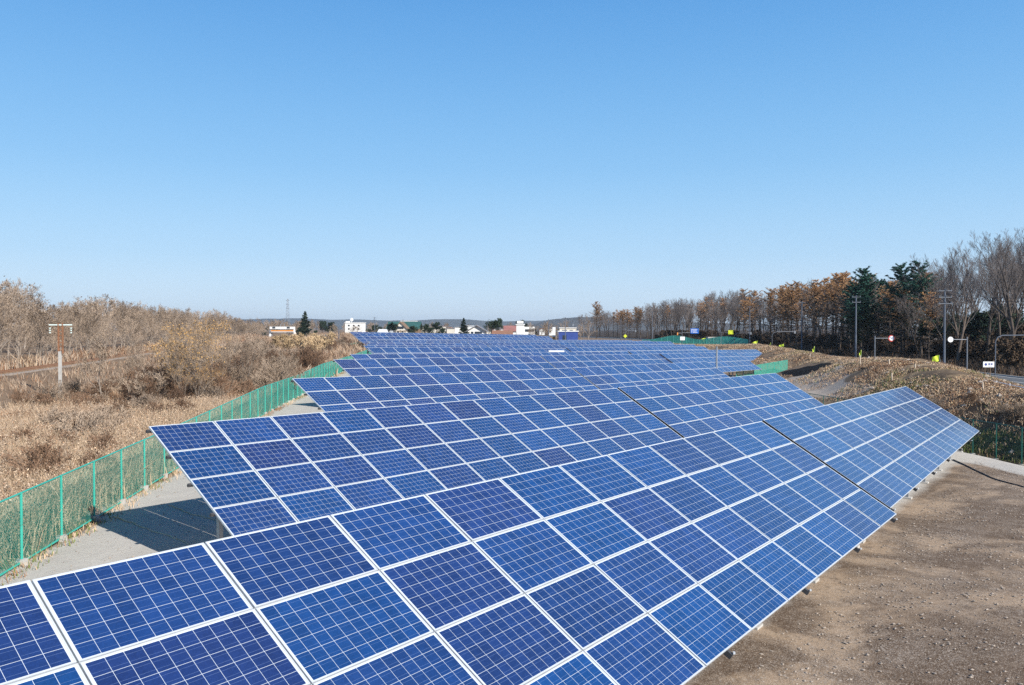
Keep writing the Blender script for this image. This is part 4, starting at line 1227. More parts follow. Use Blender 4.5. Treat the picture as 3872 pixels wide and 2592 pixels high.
b.tube((-W * .08, 0, zt + 1.2), (W * .08, 0, zt + 1.2), .08, M['galv']); b.build('roof_rail', t)

# lattice pylon
d = 1400; q = at(658, 740, d); g_ = gz_(q); hgt = at(658, 684, d).z - g_
t = empty('lattice_pylon', (q.x, q.y, g_)); tag(t, 'faint grey lattice power pylon far beyond the left wood', 'pylon')
b = MB()
wd = lambda z: 3.0 * (1 - z) + .7
lv = [i / 10 for i in range(11)]
for sx in (-1, 1):
    for sy in (-1, 1):
        b.tube((sx * wd(0), sy * wd(0), 0), (sx * wd(1), sy * wd(1), hgt), .15, M['galv'], n=4)
for z0, z1 in zip(lv[:-1], lv[1:]):
    for s_ in (-1, 1):
        b.tube((-s_ * wd(z0), -wd(z0), z0 * hgt), (s_ * wd(z1), -wd(z1), z1 * hgt), .14, M['galv'], n=4)
        b.tube((-s_ * wd(z0), wd(z0), z0 * hgt), (s_ * wd(z1), wd(z1), z1 * hgt), .14, M['galv'], n=4)
b.build('lattice_mast', t)
for k_, z_ in enumerate((.70, .82, .94)):
    b = MB(); b.tube((-3, 0, z_ * hgt), (3, 0, z_ * hgt), .18, M['galv'], n=4); b.tube((-3, 0, z_ * hgt), (0, 0, (z_ + .03) * hgt), .12, M['galv'], n=4); b.tube((3, 0, z_ * hgt), (0, 0, (z_ + .03) * hgt), .15, M['galv'], n=4); b.build('crossarm', t)

# town trees
for px, d, kind, s, lb in [(697, 300, 'spruce', 1.18, 'dark spruce right of the white gantry'), (1061, 270, 'spruce', 0.86, 'dark pointed spruce left of the white gabled house'),
                           (904, 300, 'round', 1.05, 'dark round tree in front of the timber gable'), (950, 300, 'round', .85, 'dark garden tree right of the green roof'),
                           (968, 295, 'round', .95, 'second dark garden tree before the long low building'), (994, 290, 'round', 1.05, 'dark round tree before the middle of the long low building'),
                           (1014, 290, 'round', .7, 'low dark tree at the right end of the long low building'), (1117, 285, 'round', 1.25, 'brown-green round tree behind the white gabled house'),
                           (857, 330, 'round', .95, 'dark tree beside the tall utility pole'), (755, 420, 'round', 1.25, 'distant dark green clump left of the white block'),
                           (735, 420, 'round', 1.35, 'distant dark green clump behind the tan trees'), (1187, 420, 'round', 1.4, 'dark tree top showing above the white tower building')]:
    q = at(px, 760, d); tree(kind, 'spruce_tree' if kind == 'spruce' else 'garden_tree', q.x, q.y, s, lb, None)
for px, d, s, lb in [(770, 360, .62, 'small bare tree left of the white block'), (800, 365, .55, 'small pale bare tree before the white block, left one'), (818, 365, .55, 'small pale bare tree before the white block, right one'),
                     (1216, 250, .48, 'small bare tree in front of the white tower building wing'), (1232, 255, .60, 'bare tree just right of the white tower building'),
                     (1244, 262, .66, 'taller bare tree left of the pillar sign'), (1254, 258, .5, 'small bare tree beside the pillar sign'), (1272, 255, .42, 'low bare tree right of the pillar sign'),
                     (1330, 250, .60, 'dark bare tree right of the blue shed'), (1345, 255, .66, 'bare tree at the left end of the right wood')]:
    q = at(px, 760, d); tree('wood', 'bare_tree', q.x, q.y, s, lb, None)
GD = 'distant brown scrub trees along the skyline of the town'
for i in range(190):
    px = prand.uniform(520, 1330) if i % 2 else prand.uniform(520, 720); d = prand.uniform(330, 640) if px < 720 else prand.uniform(430, 640)
    if 600 < px < 690: d = 400 + prand.random() * 200
    q = at(px, 760, d); tree('wood' if prand.random() < .8 else 'round', 'distant_tree', q.x, q.y, prand.uniform(.5, .9), 'distant brown tree on the skyline beyond the town', GD)

# ------------------------------------------------------------------ poles, lamps and signs
def zoff(px, ytop, d):
    q = at(px, ytop, d); g_ = tz(q.x, q.y); return q, g_, q.z - g_
def upole(px, ytop, d, label, arms=2, r=0.12, mat='pole', armw=1.25):
    q, g_, h_ = zoff(px, ytop, d)
    t = empty('utility_pole', (q.x, q.y, g_)); tag(t, label, 'utility pole')
    b = MB(); b.tube((0, 0, -.2), (0, 0, h_), r * 1.2, M[mat], r1=r * .75, n=10); b.build('pole', t, smooth=False)
    for k in range(arms):
        b = MB(); z_ = h_ - .25 - k * .75; b.box((0, -.12, z_), (armw, .08, .08), M['lamp_steel'])
        for x in (-.45, .05, .45): b.tube((x * armw, -.12, z_), (x * armw, -.12, z_ + .22), .05, M['pole'], r1=.035)
        b.build('crossarm', t)
    return t
upole(1958, 676, 118, 'tall utility pole with crossarms standing before the dark pines', 2)
upole(2161, 661, 96, 'tall blue-grey utility pole with several crossarms near the round sign', 3, armw=1.5)
upole(1715, 700, 205, 'utility pole at the left of the orange larches', 1)
upole(1834, 690, 160, 'slim utility pole half hidden between the larch trunks', 1)
upole(857, 726, 300, 'tall utility pole left of the green roofed hall', 2)
upole(1293, 726, 235, 'utility pole with crossarm beside the blue shed', 2)
upole(1255, 730, 240, 'plain pole just left of the pillar sign', 0)
upole(922, 730, 340, 'thin pole above the green roof', 0, r=.07)
upole(983, 732, 400, 'thin mast between the garden trees', 0, r=.08)
upole(775, 752, 230, 'short pole left of the white block', 1)
upole(425, 778, 130, 'railway line pole half hidden by the yellow-leaved trees', 1)
upole(745, 765, 250, 'short railway pole behind the tan trees', 1)
upole(1492, 713, 240, 'pale street pole before the bare trees left of the blue sign', 0, r=.1)
upole(1420, 728, 265, 'pale street pole before the small orange larches', 0, r=.1)

def wires(name, pts_list, label, sag=.6, r=.018):
    b = MB(); o = pts_list[0][0]
    for p0, p1 in pts_list:
        prev = p0
        for i in range(1, 13):
            t = i / 12; q = p0.lerp(p1, t); q.z -= sag * 4 * t * (1 - t)
            b.tube(prev - o, q - o, r, M['black'], n=4, cap=False); prev = q
    x = b.build(name, None, o); tag(x, label, 'cable'); return x
wires('power_line', [(at(2161, 665 + 8 * k, 96) + Vector((.5 * k, 0, 0)), at(1958, 679 + 5 * k, 118) + Vector((.5 * k, 0, 0))) for k in range(3)] +
      [(at(2161, 665 + 8 * k, 96) + Vector((.5 * k, 0, 0)), at(2520, 672 + 8 * k, 60)) for k in range(3)] +
      [(at(1958, 679 + 5 * k, 118) + Vector((.5 * k, 0, 0)), at(1834, 692 + 3 * k, 160) + Vector((.5 * k, 0, 0))) for k in range(3)] + [(at(1834, 692 + 3 * k, 160) + Vector((.5 * k, 0, 0)), at(1715, 702 + 3 * k, 205) + Vector((.5 * k, 0, 0))) for k in range(3)], 'three power lines strung through the right-hand utility poles')

def curved_lamp(px, ytop, d, arm, label, sign=None, mat='lamp_steel'):
    q, g_, h_ = zoff(px, ytop, d)
    t = empty('street_lamp', (q.x, q.y, g_)); tag(t, label, 'street lamp')
    b = MB(); b.path([Vector((0, 0, 0)), Vector((0, 0, h_ - .7)), Vector((arm * .06, 0, h_ - .25)), Vector((arm * .2, 0, h_ - .03)), Vector((arm, 0, h_))], .055, M[mat], n=8); b.build('bent_pole', t)
    b = MB(); b.box((arm, 0, h_ - .12), (.26, .22, .55), M['galv']); b.build('lamp_head', t)
    if sign:
        b = MB(); Mx = Matrix.Rotation(R(45), 4, 'Y'); b.box((0, -.12, sign), (.75, .05, .75), M['yellow_sign'], M=Mx); b.build('diamond_sign', t)
    return t
curved_lamp(1430, 756.5, 225, 2.9, 'street lamp with bent arm carrying a yellow diamond sign', 3.1)
curved_lamp(1680, 762, 200, 4.0, 'street lamp with long bent arm right of the yellow board')
curved_lamp(1766, 759, 165, 4.6, 'street lamp with long straight arm before the orange larches')
curved_lamp(2277, 767, 88, 3.6, 'street lamp arm crossing the trunks near the right edge', mat='pole')
curved_lamp(1335, 743, 230, -3.0, 'street lamp bending left over the blue shed')

def arm_sign(px, ytop, d, armL, label):
    q, g_, h_ = zoff(px, ytop, d)
    t = empty('road_sign', (q.x, q.y, g_)); tag(t, label, 'road sign')
    b = MB(); b.tube((0, 0, -.2), (0, 0, h_), .075, M['lamp_steel'], n=10); b.build('pole', t)
    b = MB(); b.tube((0, 0, h_ - .28), (armL, 0, h_ - .28), .04, M['lamp_steel']); b.build('arm', t)
    return t, h_
t, h_ = arm_sign(2001, 769, 100, 1.75, 'speed limit sign on an arm of a galvanised pole before the pines')
x = 2.05; z_ = h_ - .28
b = MB(); b.tube((x, -.02, z_), (x, .03, z_), .40, M['galv'], n=28)
b.tube((x, -.03, z_), (x, -.021, z_), .40, M['red_paint'], n=28); b.tube((x, -.04, z_), (x, -.031, z_), .29, M['whitepaint'], n=28); sgn = b.build('sign_disc', t)
def text(body, size, loc, mat, parent, name='lettering', rx=R(90)):
    cu = bpy.data.curves.new(name, 'FONT'); cu.body = body; cu.size = size; cu.align_x = 'CENTER'; cu.align_y = 'CENTER'; cu.extrude = 0.004
    o = bpy.data.objects.new('tmp', cu); COL.objects.link(o)
    dg = bpy.context.evaluated_depsgraph_get(); me = bpy.data.meshes.new_from_object(o.evaluated_get(dg))
    bpy.data.objects.remove(o); me.materials.clear(); me.materials.append(mat)
    r = bpy.data.objects.new(name, me); r.parent = parent; r.location = loc; r.rotation_euler = (rx, 0, 0); COL.objects.link(r); return r
text('50', .36, (x, -.046, z_), M['blue_paint'], sgn)
t, h_ = arm_sign(2212, 771, 86, -1.5, 'round sign seen from behind on an arm, near the tall utility pole')
b = MB(); b.tube((-1.75, -.02, h_ - .28), (-1.75, .03, h_ - .28), .29, M['whitepaint'], n=28); b.build('sign_disc', t)
# blue direction sign
t, h_ = arm_sign(1560, 751, 215, 2.3, 'large blue direction sign on a cantilever pole before the bare trees')
b = MB(); b.tube((0, 0, h_ - 1.2), (2.3, 0, h_ - 1.2), .04, M['galv']); b.tube((0, 0, h_ - 1.3), (-1.1, 0, h_ - 1.3), .05, M['galv']); b.box((-1.2, 0, h_ - 1.5), (.25, .25, .7), M['orange']); b.build('lower_arm', t)
b = MB(); b.box((3.3, -.05, h_ - .75), (2.15, .06, 1.35), M['blue_sign']); pn = b.build('sign_panel', t)
b = MB()
zc = h_ - .75
b.box((2.5, -.09, zc), (.09, .012, .95), M['whitepaint']); b.box((2.5, -.09, zc + .45), (.26, .012, .1), M['whitepaint'])
for j, (wd_, xx_) in enumerate(((1.2, 3.45), (.95, 3.35), (1.15, 3.5))):
    for k in range(4): b.box((xx_ - wd_ / 2 + k * wd_ / 3.6, -.09, zc + .38 - j * .37), (.2, .012, .18), M['whitepaint'])
b.build('sign_marks', pn)
b = MB(); b.box((.1, -.12, 1.2 + h_ * .25), (1.25, .05, .95), M['whitepaint']); b.build('small_plate', t)
# yellow board
t, h_ = arm_sign(1649, 759, 210, 2.0, 'blank yellow board on an arm right of the blue sign')
b = MB(); b.box((2.5, -.05, h_ - .15), (1.3, .06, 1.05), M['yellow_sign']); b.build('sign_panel', t)
# white info board on two legs
q = at(2261, 834, 62); g_ = tz(q.x, q.y)
t = empty('notice_board', (q.x, q.y, g_)); tag(t, 'white notice board with small blue emblem on two thin legs', 'sign')
zc = q.z - g_
b = MB(); b.box((0, 0, zc), (.84, .05, .43), M['whitepaint']); pn = b.build('board', t)
for x in (-.24, .16):
    b = MB(); b.tube((x, .06, -.1), (x, .06, zc - .2), .03, M['timber']); b.build('leg', t)
b = MB(); b.tube((-.22, -.035, zc), (-.22, -.026, zc), .11, M['blue_paint'], n=5); b.build('emblem', pn)
b = MB()
for x in (0.0, .07, .19, .26): b.box((x, -.03, zc + .03), (.06, .01, .12), M['blue_paint'])
b.box((.12, -.03, zc - .12), (.34, .01, .03), M['blue_paint']); b.build('sign_marks', pn)

# flags on poles
def flag(px, py, d, s, label, ybase, lean=0.0, var=0):
    q = at(px, py, d); g_ = tz(q.x, q.y)
    t = empty('flag_pole', (q.x, q.y, g_)); tag(t, label, 'flag')
    h_ = q.z - g_ + .35 * s
    b = MB(); b.tube((lean, 0, -.1), (0, 0, h_), .022, M['galv'], n=6); b.build('pole', t)
    V = []; F = []
    n1, n2 = 8, 6; rr = random.Random(px)
    for i in range(n1 + 1):
        for j in range(n2 + 1):
            a = i / n1; c_ = j / n2
            fold = 0.10 * math.sin(a * 7 + c_ * 3 + px)
            V.append((-s * (0.95 * a if var == 0 else 0.32 * a) + (fold * .3 if var else 0), fold * s, h_ - s * (c_ * .85) - a * s * (.28 if var == 0 else .55)))
    for i in range(n1):
        for j in range(n2):
            k_ = i * (n2 + 1) + j; F.append((k_, k_ + 1, k_ + n2 + 2, k_ + n2 + 1))
    b = MB(); b.add(V, F, M['flag']); b.build('cloth', t, smooth=True)
flag(2148, 818, 72, .62, 'largest yellow-green flag fluttering on a thin pole beside the road', 857, 0.15)
flag(1970, 806, 100, .85, 'limp yellow flag on the mound left of the speed limit sign', 850, 0, 1)
flag(1863, 797, 125, .95, 'limp yellow flag above the dark patch', 820, 0, 1)
flag(1793, 791, 150, .95, 'small yellow flag left of the limp one above the mound', 820, 0, 0)
flag(1763, 788, 165, 1.1, 'thin yellow flag between two small flags behind the mound', 820, 0, 1)
flag(1733, 784, 180, 1.2, 'farthest small yellow flag near the end of the wavy fence', 820, 0, 0)
flag(1614, 777, 235, 1.5, 'square yellow flag right of the blue sign pole', 800, 0, 0)

# guard rail beside the road
GRP = [(at(2234, 868, 60).x, 60.5), (at(2342, 893, 52).x, 52), (at(2342, 893, 52).x + 1.2, 40), (at(2342, 893, 52).x + 1.0, 28)]
o = Vector((GRP[0][0], GRP[0][1], tz(*GRP[0]))); t = empty('guard_rail', o); tag(t, 'low white guard rail on short posts between the bank and the road', 'railing')
Pg = []
for a, b_ in zip(GRP[:-1], GRP[1:]):
    L = math.dist(a, b_); k = max(1, round(L / 2.0))
    for i in range(k): Pg.append((a[0] + (b_[0] - a[0]) * i / k, a[1] + (b_[1] - a[1]) * i / k))
def grz(x, y):
    px = CX + FP * x / y
    return at(px, np.interp(px, [2200, 2240, 2342, 2700], [866, 872, 897, 960]) + 10, y).z
W_ = [Vector((x, y, grz(x, y))) - o for x, y in Pg]
for q in W_:
    b = MB(); b.tube(q - Vector((0, 0, .9)), q + Vector((0, 0, .62)), .045, M['whitepaint']); b.build('post', t)
b = MB()
for a, b_ in zip(W_[:-1], W_[1:]):
    for z_ in (.55, .32): b.tube(a + Vector((0, 0, z_)), b_ + Vector((0, 0, z_)), .03, M['whitepaint'])
b.build('rail', t)

# wooden stakes on the bank
for i, (px, yt, yb, d) in enumerate([(1968, 831, 854, 76), (2034, 832, 848, 70), (2040, 848, 866, 64), (2093, 838, 852, 65), (1854, 806, 816, 112), (1764, 804, 812, 135), (2248, 862, 880, 53), (336, 1002, 1040, 33)]):
    q = at(px, yb, d); g_ = tz(q.x, q.y); hgt = (yb - yt) / FP * d
    b = MB(); b.box((0, 0, hgt / 2 - .15), (.07, .07, hgt + .3), M['stake'], rz=.3)
    o = b.build('wooden_stake', None, (q.x, q.y, g_)); o.rotation_euler = (prand.gauss(0, .04), prand.gauss(0, .04), 0)
    lab = ['pale wooden stake on the bank below the limp flag, thickest one', 'pale stake on the tan crest below the speed sign', 'short pale stake lower down the bank right of the thick one', 'pale stake near the middle of the bank crest',
           'tiny stake above the dark patch', 'tiny stake at the far tip of the bank', 'stake beside the white notice board', 'pale stake behind the green fence near the second table corner'][i]
    tag(o, lab, 'stake')

# slim grey pole rising behind the third row
q = at(1639, 843, 74); g_ = tz(q.x, q.y); h_ = at(1639, 793, 74).z - g_
t = empty('lightning_rod', (q.x, q.y, g_)); tag(t, 'slim grey mast standing at the right end of the third row', 'mast')
b = MB(); b.tube((0, 0, -.1), (0, 0, h_), .085, M['galv'], n=10); b.build('mast', t)
b = MB(); b.box((0, 0, 0.1), (.5, .5, .3), M['concrete']); b.build('footing', t)

# white inverter cabin in the gap of the sixth row
a_, b_ = at(1256, 803, 99), at(1290, 803, 99)
g_ = tz((a_.x + b_.x) / 2, 99); zt = at(1256, 802.5, 99).z - g_; W = b_.x - a_.x
t = empty('inverter_cabin', ((a_.x + b_.x) / 2, 99, g_)); tag(t, 'white inverter cabin whose roof shows between the sixth row tables', 'cabin')
b = MB(); b.box((0, 1, zt / 2 - .1), (W * .96, 2, zt - .2), M['white_wall']); b.build('wall', t)
b = MB(); b.box((0, 1, zt - .1), (W * 1.04, 2.3, .2), M['whitepaint']); b.build('roof', t)
b = MB(); b.box((0, -.02, zt * .45), (.9, .05, zt * .75), M['galv']); b.build('door', t)

# vehicles on the road
def vehicle(px0, px1, ytop, d, body, label, name, hgt, cargo=True):
    a_, b_ = at(px0, ytop, d), at(px1, ytop, d); L = b_.x - a_.x; cx = (a_.x + b_.x) / 2
    zt = a_.z; g_ = zt - hgt
    t = empty(name, (cx, d, g_)); tag(t, label, 'truck' if cargo else 'van')
    b = MB()
    if cargo:
        b.box((-L * .12, 0, hgt * .58), (L * .74, 2.2, hgt * .78), M[body])
        b.build('cargo_box', t)
        b = MB(); b.add([(L * .27, -1.05, .5), (L * .5, -1.05, .5), (L * .5, -1.05, hgt * .5), (L * .44, -1.05, hgt * .78), (L * .27, -1.05, hgt * .8),
                         (L * .27, 1.05, .5), (L * .5, 1.05, .5), (L * .5, 1.05, hgt * .5), (L * .44, 1.05, hgt * .78), (L * .27, 1.05, hgt * .8)],
                        [(0, 1, 2, 3, 4), (9, 8, 7, 6, 5), (0, 5, 6, 1), (1, 6, 7, 2), (2, 7, 8, 3), (3, 8, 9, 4), (4, 9, 5, 0)], M['whitepaint']); b.build('cab', t)
        b = MB(); b.box((L * .40, -1.07, hgt * .62), (L * .12, .04, hgt * .22), M['window']); b.build('window', t)
    else:
        b.add([(-L * .5, -.85, .35), (L * .5, -.85, .35), (L * .5, -.85, hgt * .5), (L * .3, -.85, hgt * .97), (-L * .42, -.85, hgt), (-L * .5, -.85, hgt * .55),
               (-L * .5, .85, .35), (L * .5, .85, .35), (L * .5, .85, hgt * .5), (L * .3, .85, hgt * .97), (-L * .42, .85, hgt), (-L * .5, .85, hgt * .55)],
              [(0, 1, 2, 3, 4, 5), (11, 10, 9, 8, 7, 6), (0, 6, 7, 1), (1, 7, 8, 2), (2, 8, 9, 3), (3, 9, 10, 4), (4, 10, 11, 5), (5, 11, 6, 0)], M[body]); b.build('body', t)
        b = MB(); b.box((0, -.87, hgt * .72), (L * .62, .04, hgt * .28), M['window']); b.build('window', t)
    for x in (-.32, .32):
        for y_ in (-.9, .9):
            b = MB(); b.tube((x * L, y_ - .12, .42), (x * L, y_ + .12, .42), .42, M['black'], n=16); w_ = b.build('wheel', t)
    return t
vehicle(1617, 1661, 770.5, 232, 'concrete', 'white box truck driving behind the wavy green fence', 'box_truck', 3.0)
vehicle(1656, 1667, 781, 226, 'orange', 'orange-fronted van just right of the white truck', 'small_van', 1.9, False)

# ------------------------------------------------------------------ cable on the ground, ropes in the shade
def ground_cable(pts, label, r=.03, mat='black'):
    b = MB(); P3 = [Vector((x, y, tz(x, y) + r * .6)) for x, y in pts]
    Q = []
    for i in range(len(P3) - 1):
        for k in range(6):
            t = k / 6; v = P3[i].lerp(P3[i + 1], t); v.x += .05 * math.sin(i * 2.1 + t * 3); v.y += .05 * math.cos(i * 1.7 + t * 4); Q.append(v)
    Q.append(P3[-1])
    o = Q[0].copy()
    b.path([q - o for q in Q], r, M[mat], n=6)
    x = b.build('cable', None, o); tag(x, label, 'cable')
def gpt(px, py):
    d = 30.0
    for _ in range(40):
        q = at(px, py, d); e = q.z - tz(q.x, q.y)
        # move along ray
        v = (q - Vector((0, 0, CAM_H))); d -= e / (v.z / d) if abs(v.z) > 1e-6 else 0
        d = max(3, min(400, d))
    q = at(px, py, d); return (q.x, q.y)
ground_cable([gpt(2178, 1052), gpt(2230, 1078), gpt(2280, 1098), gpt(2342, 1116), gpt(2420, 1138)], 'black cable lying on the pale ground by the right fence')
ground_cable([gpt(258, 1184), gpt(300, 1196), gpt(350, 1214), gpt(395, 1232), gpt(440, 1252)], 'pale rope lying in the table shadow, nearer one', .02, 'stake')
ground_cable([gpt(383, 1157), gpt(410, 1165), gpt(440, 1176), gpt(470, 1186), gpt(500, 1194)], 'pale rope lying in the table shadow, beside the post', .02, 'stake')

# ------------------------------------------------------------------ grass, weeds, stones
def blades(name, pts, hmin, hmax, wd, per, mats, weights, spread, lean=0.25, seed=1, label=None, cat='grass'):
    g = np.random.default_rng(seed)
    P = np.repeat(pts, per, axis=0); n_ = len(P)
    hsc = np.repeat(g.uniform(0.6, 1.0, len(pts)), per)
    base = P[:, :2] + g.normal(0, spread, (n_, 2))
    z = P[:, 2]
    sc_ = P[:, 3]
    h = g.uniform(hmin, hmax, n_) * hsc * sc_
    wv = wd * sc_ * g.uniform(.6, 1.4, n_)
    a = g.uniform(0, 6.283, n_); ln = g.normal(0, lean, (n_, 2)) * h[:, None]
    cx, cy = np.cos(a) * wv, np.sin(a) * wv
    v0 = np.stack([base[:, 0] - cx, base[:, 1] - cy, z - .05], 1); v1 = np.stack([base[:, 0] + cx, base[:, 1] + cy, z - .05], 1)
    m = np.stack([base[:, 0] + ln[:, 0] * .4, base[:, 1] + ln[:, 1] * .4, z + h * .6], 1)
    m0 = m - np.stack([cx * .8, cy * .8, 0 * z], 1); m1 = m + np.stack([cx * .8, cy * .8, 0 * z], 1)
    t0 = np.stack([base[:, 0] + ln[:, 0], base[:, 1] + ln[:, 1], z + h], 1)
    t1 = t0 + np.stack([cx * .5, cy * .5, 0 * z], 1)
    V = np.stack([v0, v1, m1, m0, t1, t0], 1).reshape(-1, 3)
    b = (np.arange(n_) * 6)[:, None]
    F = np.concatenate([np.concatenate([b, b + 1, b + 2, b + 3], 1), np.concatenate([b + 3, b + 2, b + 4, b + 5], 1)])
    tm = np.repeat(np.array([noise.noise((float(q[0]) * .12, float(q[1]) * .12, seed * 1.7)) * .7 + noise.noise((float(q[0]) * .5, float(q[1]) * .5, seed * 2.7)) * .6 for q in pts]), per)
    pick = np.clip((tm + 0.5 + g.normal(0, .18, n_)), 0, .999)
    cum = np.cumsum(weights) / np.sum(weights)
    mi = np.searchsorted(cum, pick)
    mi = np.concatenate([mi, mi])
    o = link(name, np_mesh(name, V, F, mats, np.clip(mi, 0, len(mats) - 1)))
    tag(o, label, cat, kind='stuff'); return o
def scatter(n_, fx, seed):
    g = random.Random(seed); out = []
    while len(out) < n_:
        p = fx(g)
        if p: out.append(p)
    a = np.array(out); z = terrain(a[:, 0], a[:, 1])
    return np.column_stack([a[:, 0], a[:, 1], z, a[:, 2]])
def f_reed(g):
    y = 9 + g.random() ** 1.1 * 70
    f = fence_x(y) - .9; r_ = rail_at(y) + 12.0
    x = f + (r_ - f) * g.random() ** 1.1
    if y + 0.35 * (f - x) > 52 + 14 * noise.noise((x * .06, y * .06, 7.7)) and g.random() < .85: return None
    if CX + FP * x / y < -80: return None
    return (x, y, 0.95)
blades('dry_reeds', scatter(15000, f_reed, 4), .45, 1.30, .013, 16, [M['russet'], M['reed'], M['twig'], M['reed']], [3.2, 3.0, 1.4, 2.6], .34, .34, 5, 'tall dead reeds and russet weeds covering the field left of the green fence')
def f_far(g):
    y = 60 + g.random() * 300
    f = fence_x(y) - .5; r_ = rail_at(y) - 14
    x = f + (r_ - f) * g.random()
    if abs(x - rail_at(y)) < 3.0 or CX + FP * x / y < -80: return None
    return (x, y, (1.3 + y / 260) * (0.45 if rail_at(y) < x < rail_at(y) + 15 or (590 < CX + FP * x / y < 700 and y > 150) else 1.0))
blades('brown_scrub', scatter(9000, f_far, 14), .4, 1.1, .03, 12, [M['russet'], M['twig'], M['twig_red'], M['reed']], [2, 3, 2, .8], .45, .4, 6, 'brown scrub reaching from the field to the edge of the left wood', 'scrub')
def f_mound(g):
    k = g.randrange(len(CREST) - 1); t = g.random()
    cx = CREST[k][0] * (1 - t) + CREST[k + 1][0] * t; cy = CREST[k][1] * (1 - t) + CREST[k + 1][1] * t
    x = cx + g.gauss(-.6, 3.4); y = cy + g.gauss(0, 1.2)
    if y < 26 or noise.noise((x * .30, y * .30, 3.3)) < -.22: return None
    if (abs(x - 33.2) < 2.6 and abs(y - 91) < 7): return None
    if x < fr_at(y) + .4 or abs(x - 32) < 6 and 92 < y < 112 and x < 37: return None
    return (x, y, .55 + y / 130)
blades('bank_grass', scatter(13000, f_mound, 24), .06, .22, .010, 11, [M['russet'], M['reed'], M['twig'], M['reed'], M['greenweed']], [2.5, 2, 1.5, 2, .5], .26, .7, 7, 'short dry grass growing over the earth bank on the right')
def f_verge(g):
    y = 20 + g.random() * 45
    x = float(fr_at(y)) + g.uniform(-.15, 2.2)
    return (x, y, 1.0)
blades('verge_weeds', scatter(1500, f_verge, 34), .08, .35, .012, 9, [M['greenweed'], M['reed'], M['greenweed']], [2, 2, 2], .14, .4, 8, 'green and brown weeds along the foot of the right-hand fence', 'weeds')
def f_fl(g):
    y = 14 + g.random() ** 1.2 * 90
    return (fence_x(y) + g.uniform(-.3, .35), y, .8)
blades('fence_weeds', scatter(900, f_fl, 44), .05, .25, .012, 8, [M['reed'], M['greenweed'], M['russet']], [2, 1, 2], .12, .4, 9, 'low weeds along the foot of the left green fence', 'weeds')
def f_wood(g):
    y = 58 + g.random() ** 1.2 * 240
    x = tl_at(y) - 7 + g.random() * 24
    return (x, y, 1.0 + y / 150)
blades('leaf_litter_scrub', scatter(6500, f_wood, 54), .25, .8, .02, 10, [M['brownleaf'], M['bark_dark'], M['larch_dull']], [3, 2.5, .5], .4, .4, 10, 'dark brown scrub under the roadside wood', 'scrub')

def leafquads(name, n_, fx, size, hlo, hhi, mats, seed, label, cat):
    g = np.random.default_rng(seed); pts = scatter(n_, fx, seed)
    e1 = g.normal(size=(n_, 3)); e1 /= np.linalg.norm(e1, axis=1)[:, None]
    e2 = np.cross(e1, g.normal(size=(n_, 3))); e2 /= np.linalg.norm(e2, axis=1)[:, None]
    sz_ = size * g.uniform(.5, 1.5, n_)[:, None] * pts[:, 3:4]
    c_ = pts[:, :3] + np.stack([0 * sz_[:, 0], 0 * sz_[:, 0], g.uniform(hlo, hhi, n_)], 1)
    V = np.stack([c_ + e1 * sz_, c_ + e2 * sz_ * .55, c_ - e1 * sz_, c_ - e2 * sz_ * .55], 1).reshape(-1, 3)
    F = np.arange(n_ * 4).reshape(-1, 4)
    o = link(name, np_mesh(name, V, F, mats, g.integers(0, len(mats), n_))); tag(o, label, cat, kind='stuff')
leafquads('seed_heads', 80000, f_reed, .026, .2, 1.2, [M['reed'], M['twig'], M['twig'], M['russet'], M['twig'], M['twig_red']], 91, 'fluffy seed heads and dead leaves on the weeds left of the green fence', 'weeds')
leafquads('dead_leaves', 130000, f_mound, .05, .0, .16, [M['reed'], M['tanleaf'], M['russet'], M['twig_red'], M['brownleaf']], 92, 'dead leaves and flattened stalks covering the earth bank', 'leaves')

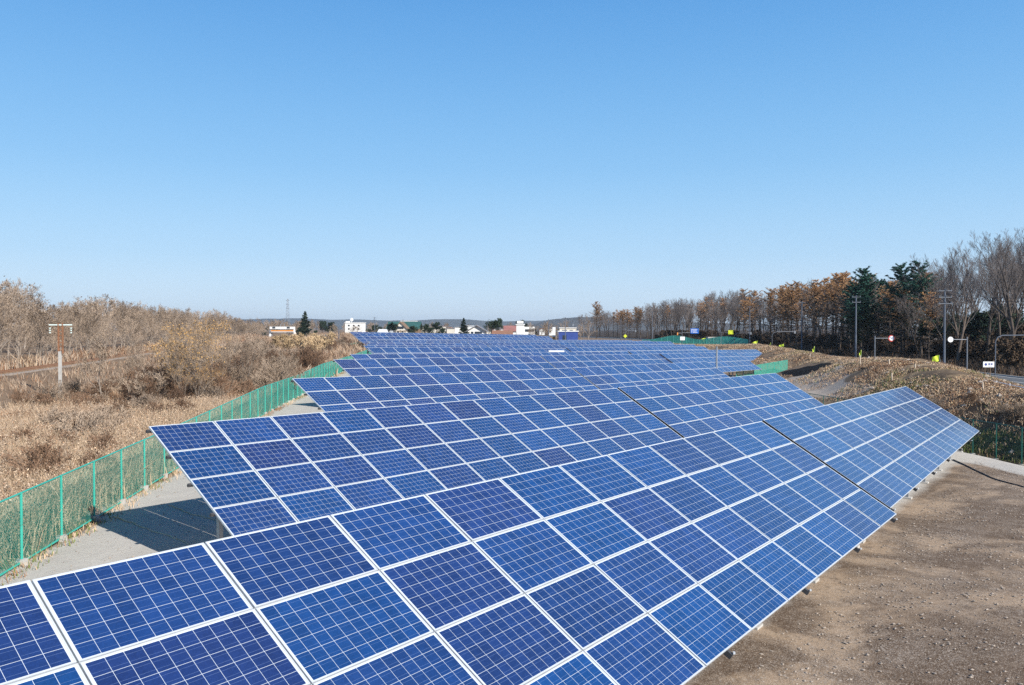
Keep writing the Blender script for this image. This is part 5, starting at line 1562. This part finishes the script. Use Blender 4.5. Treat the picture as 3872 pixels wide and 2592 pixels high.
def stones(name, n_, fx, smin, smax, seed, label):
    g = np.random.default_rng(seed); pts = scatter(n_, fx, seed)
    ico = np.array([(0, 0, 1), (.9, 0, .3), (.28, .85, .3), (-.72, .53, .3), (-.72, -.53, .3), (.28, -.85, .3), (0, 0, -.6)])
    fc = [(0, 1, 2), (0, 2, 3), (0, 3, 4), (0, 4, 5), (0, 5, 1), (6, 2, 1), (6, 3, 2), (6, 4, 3), (6, 5, 4), (6, 1, 5)]
    s = smin + (smax - smin) * g.random(n_) ** 9
    V = ico[None] * (1 + g.normal(0, .18, (n_, 7, 3))) * s[:, None, None] * np.array([1, .8, .6])
    a = g.uniform(0, 6.28, n_); c_, s_ = np.cos(a)[:, None], np.sin(a)[:, None]
    X = V[:, :, 0] * c_ - V[:, :, 1] * s_; Y = V[:, :, 0] * s_ + V[:, :, 1] * c_
    V = np.stack([X + pts[:, 0:1], Y + pts[:, 1:2], V[:, :, 2] + pts[:, 2:3] + s[:, None] * .15], 2).reshape(-1, 3)
    F = (np.array(fc)[None] + (np.arange(n_) * 7)[:, None, None]).reshape(-1, 3)
    o = link(name, np_mesh(name, V, F, [M['stone']])); tag(o, label, 'stones', kind='stuff')
def f_dirt(g):
    y = 8 + g.random() ** 1.1 * 30
    x = 1.5 + g.random() * 20
    u, n_ = un(x, y)
    if n_ > 4.6 or x > 20.5: return None
    if noise.noise((x * .5, y * .5, 2.2)) < -.12 and g.random() < .75: return None
    return (x, y, 1)
stones('gravel', 42000, f_dirt, .006, .045, 64, 'loose stones and grit scattered on the brown dirt in the right foreground')
def f_yard(g):
    y = 9 + g.random() ** 1.2 * 40; x = fence_x(y) + .3 + g.random() * 6
    return (x, y, 1)
stones('yard_gravel', 7000, f_yard, .006, .04, 74, 'fine loose gravel on the pale ground inside the left fence')
def f_bank(g):
    q = f_mound(g)
    return q
stones('bank_rubble', 3000, f_bank, .03, .34, 84, 'clods and rubble lying over the earth bank')

# ------------------------------------------------------------------ air
hm = bpy.data.materials.new('haze'); hm.use_nodes = True
hn = hm.node_tree; hn.nodes.clear()
ho = hn.nodes.new('ShaderNodeOutputMaterial'); hv = hn.nodes.new('ShaderNodeVolumePrincipled')
hv.inputs['Color'].default_value = (0.78, 0.88, 1.0, 1); hv.inputs['Density'].default_value = 0.00011; hv.inputs['Anisotropy'].default_value = 0.2
hn.links.new(hv.outputs[0], ho.inputs['Volume'])
b = MB(); b.box((0, 3300, 44), (12400, 7000, 104), hm)
hz = b.build('haze'); hz['kind'] = 'stuff'; hz['label'] = 'thin blue haze in the air'
hz.display_type = 'WIRE'
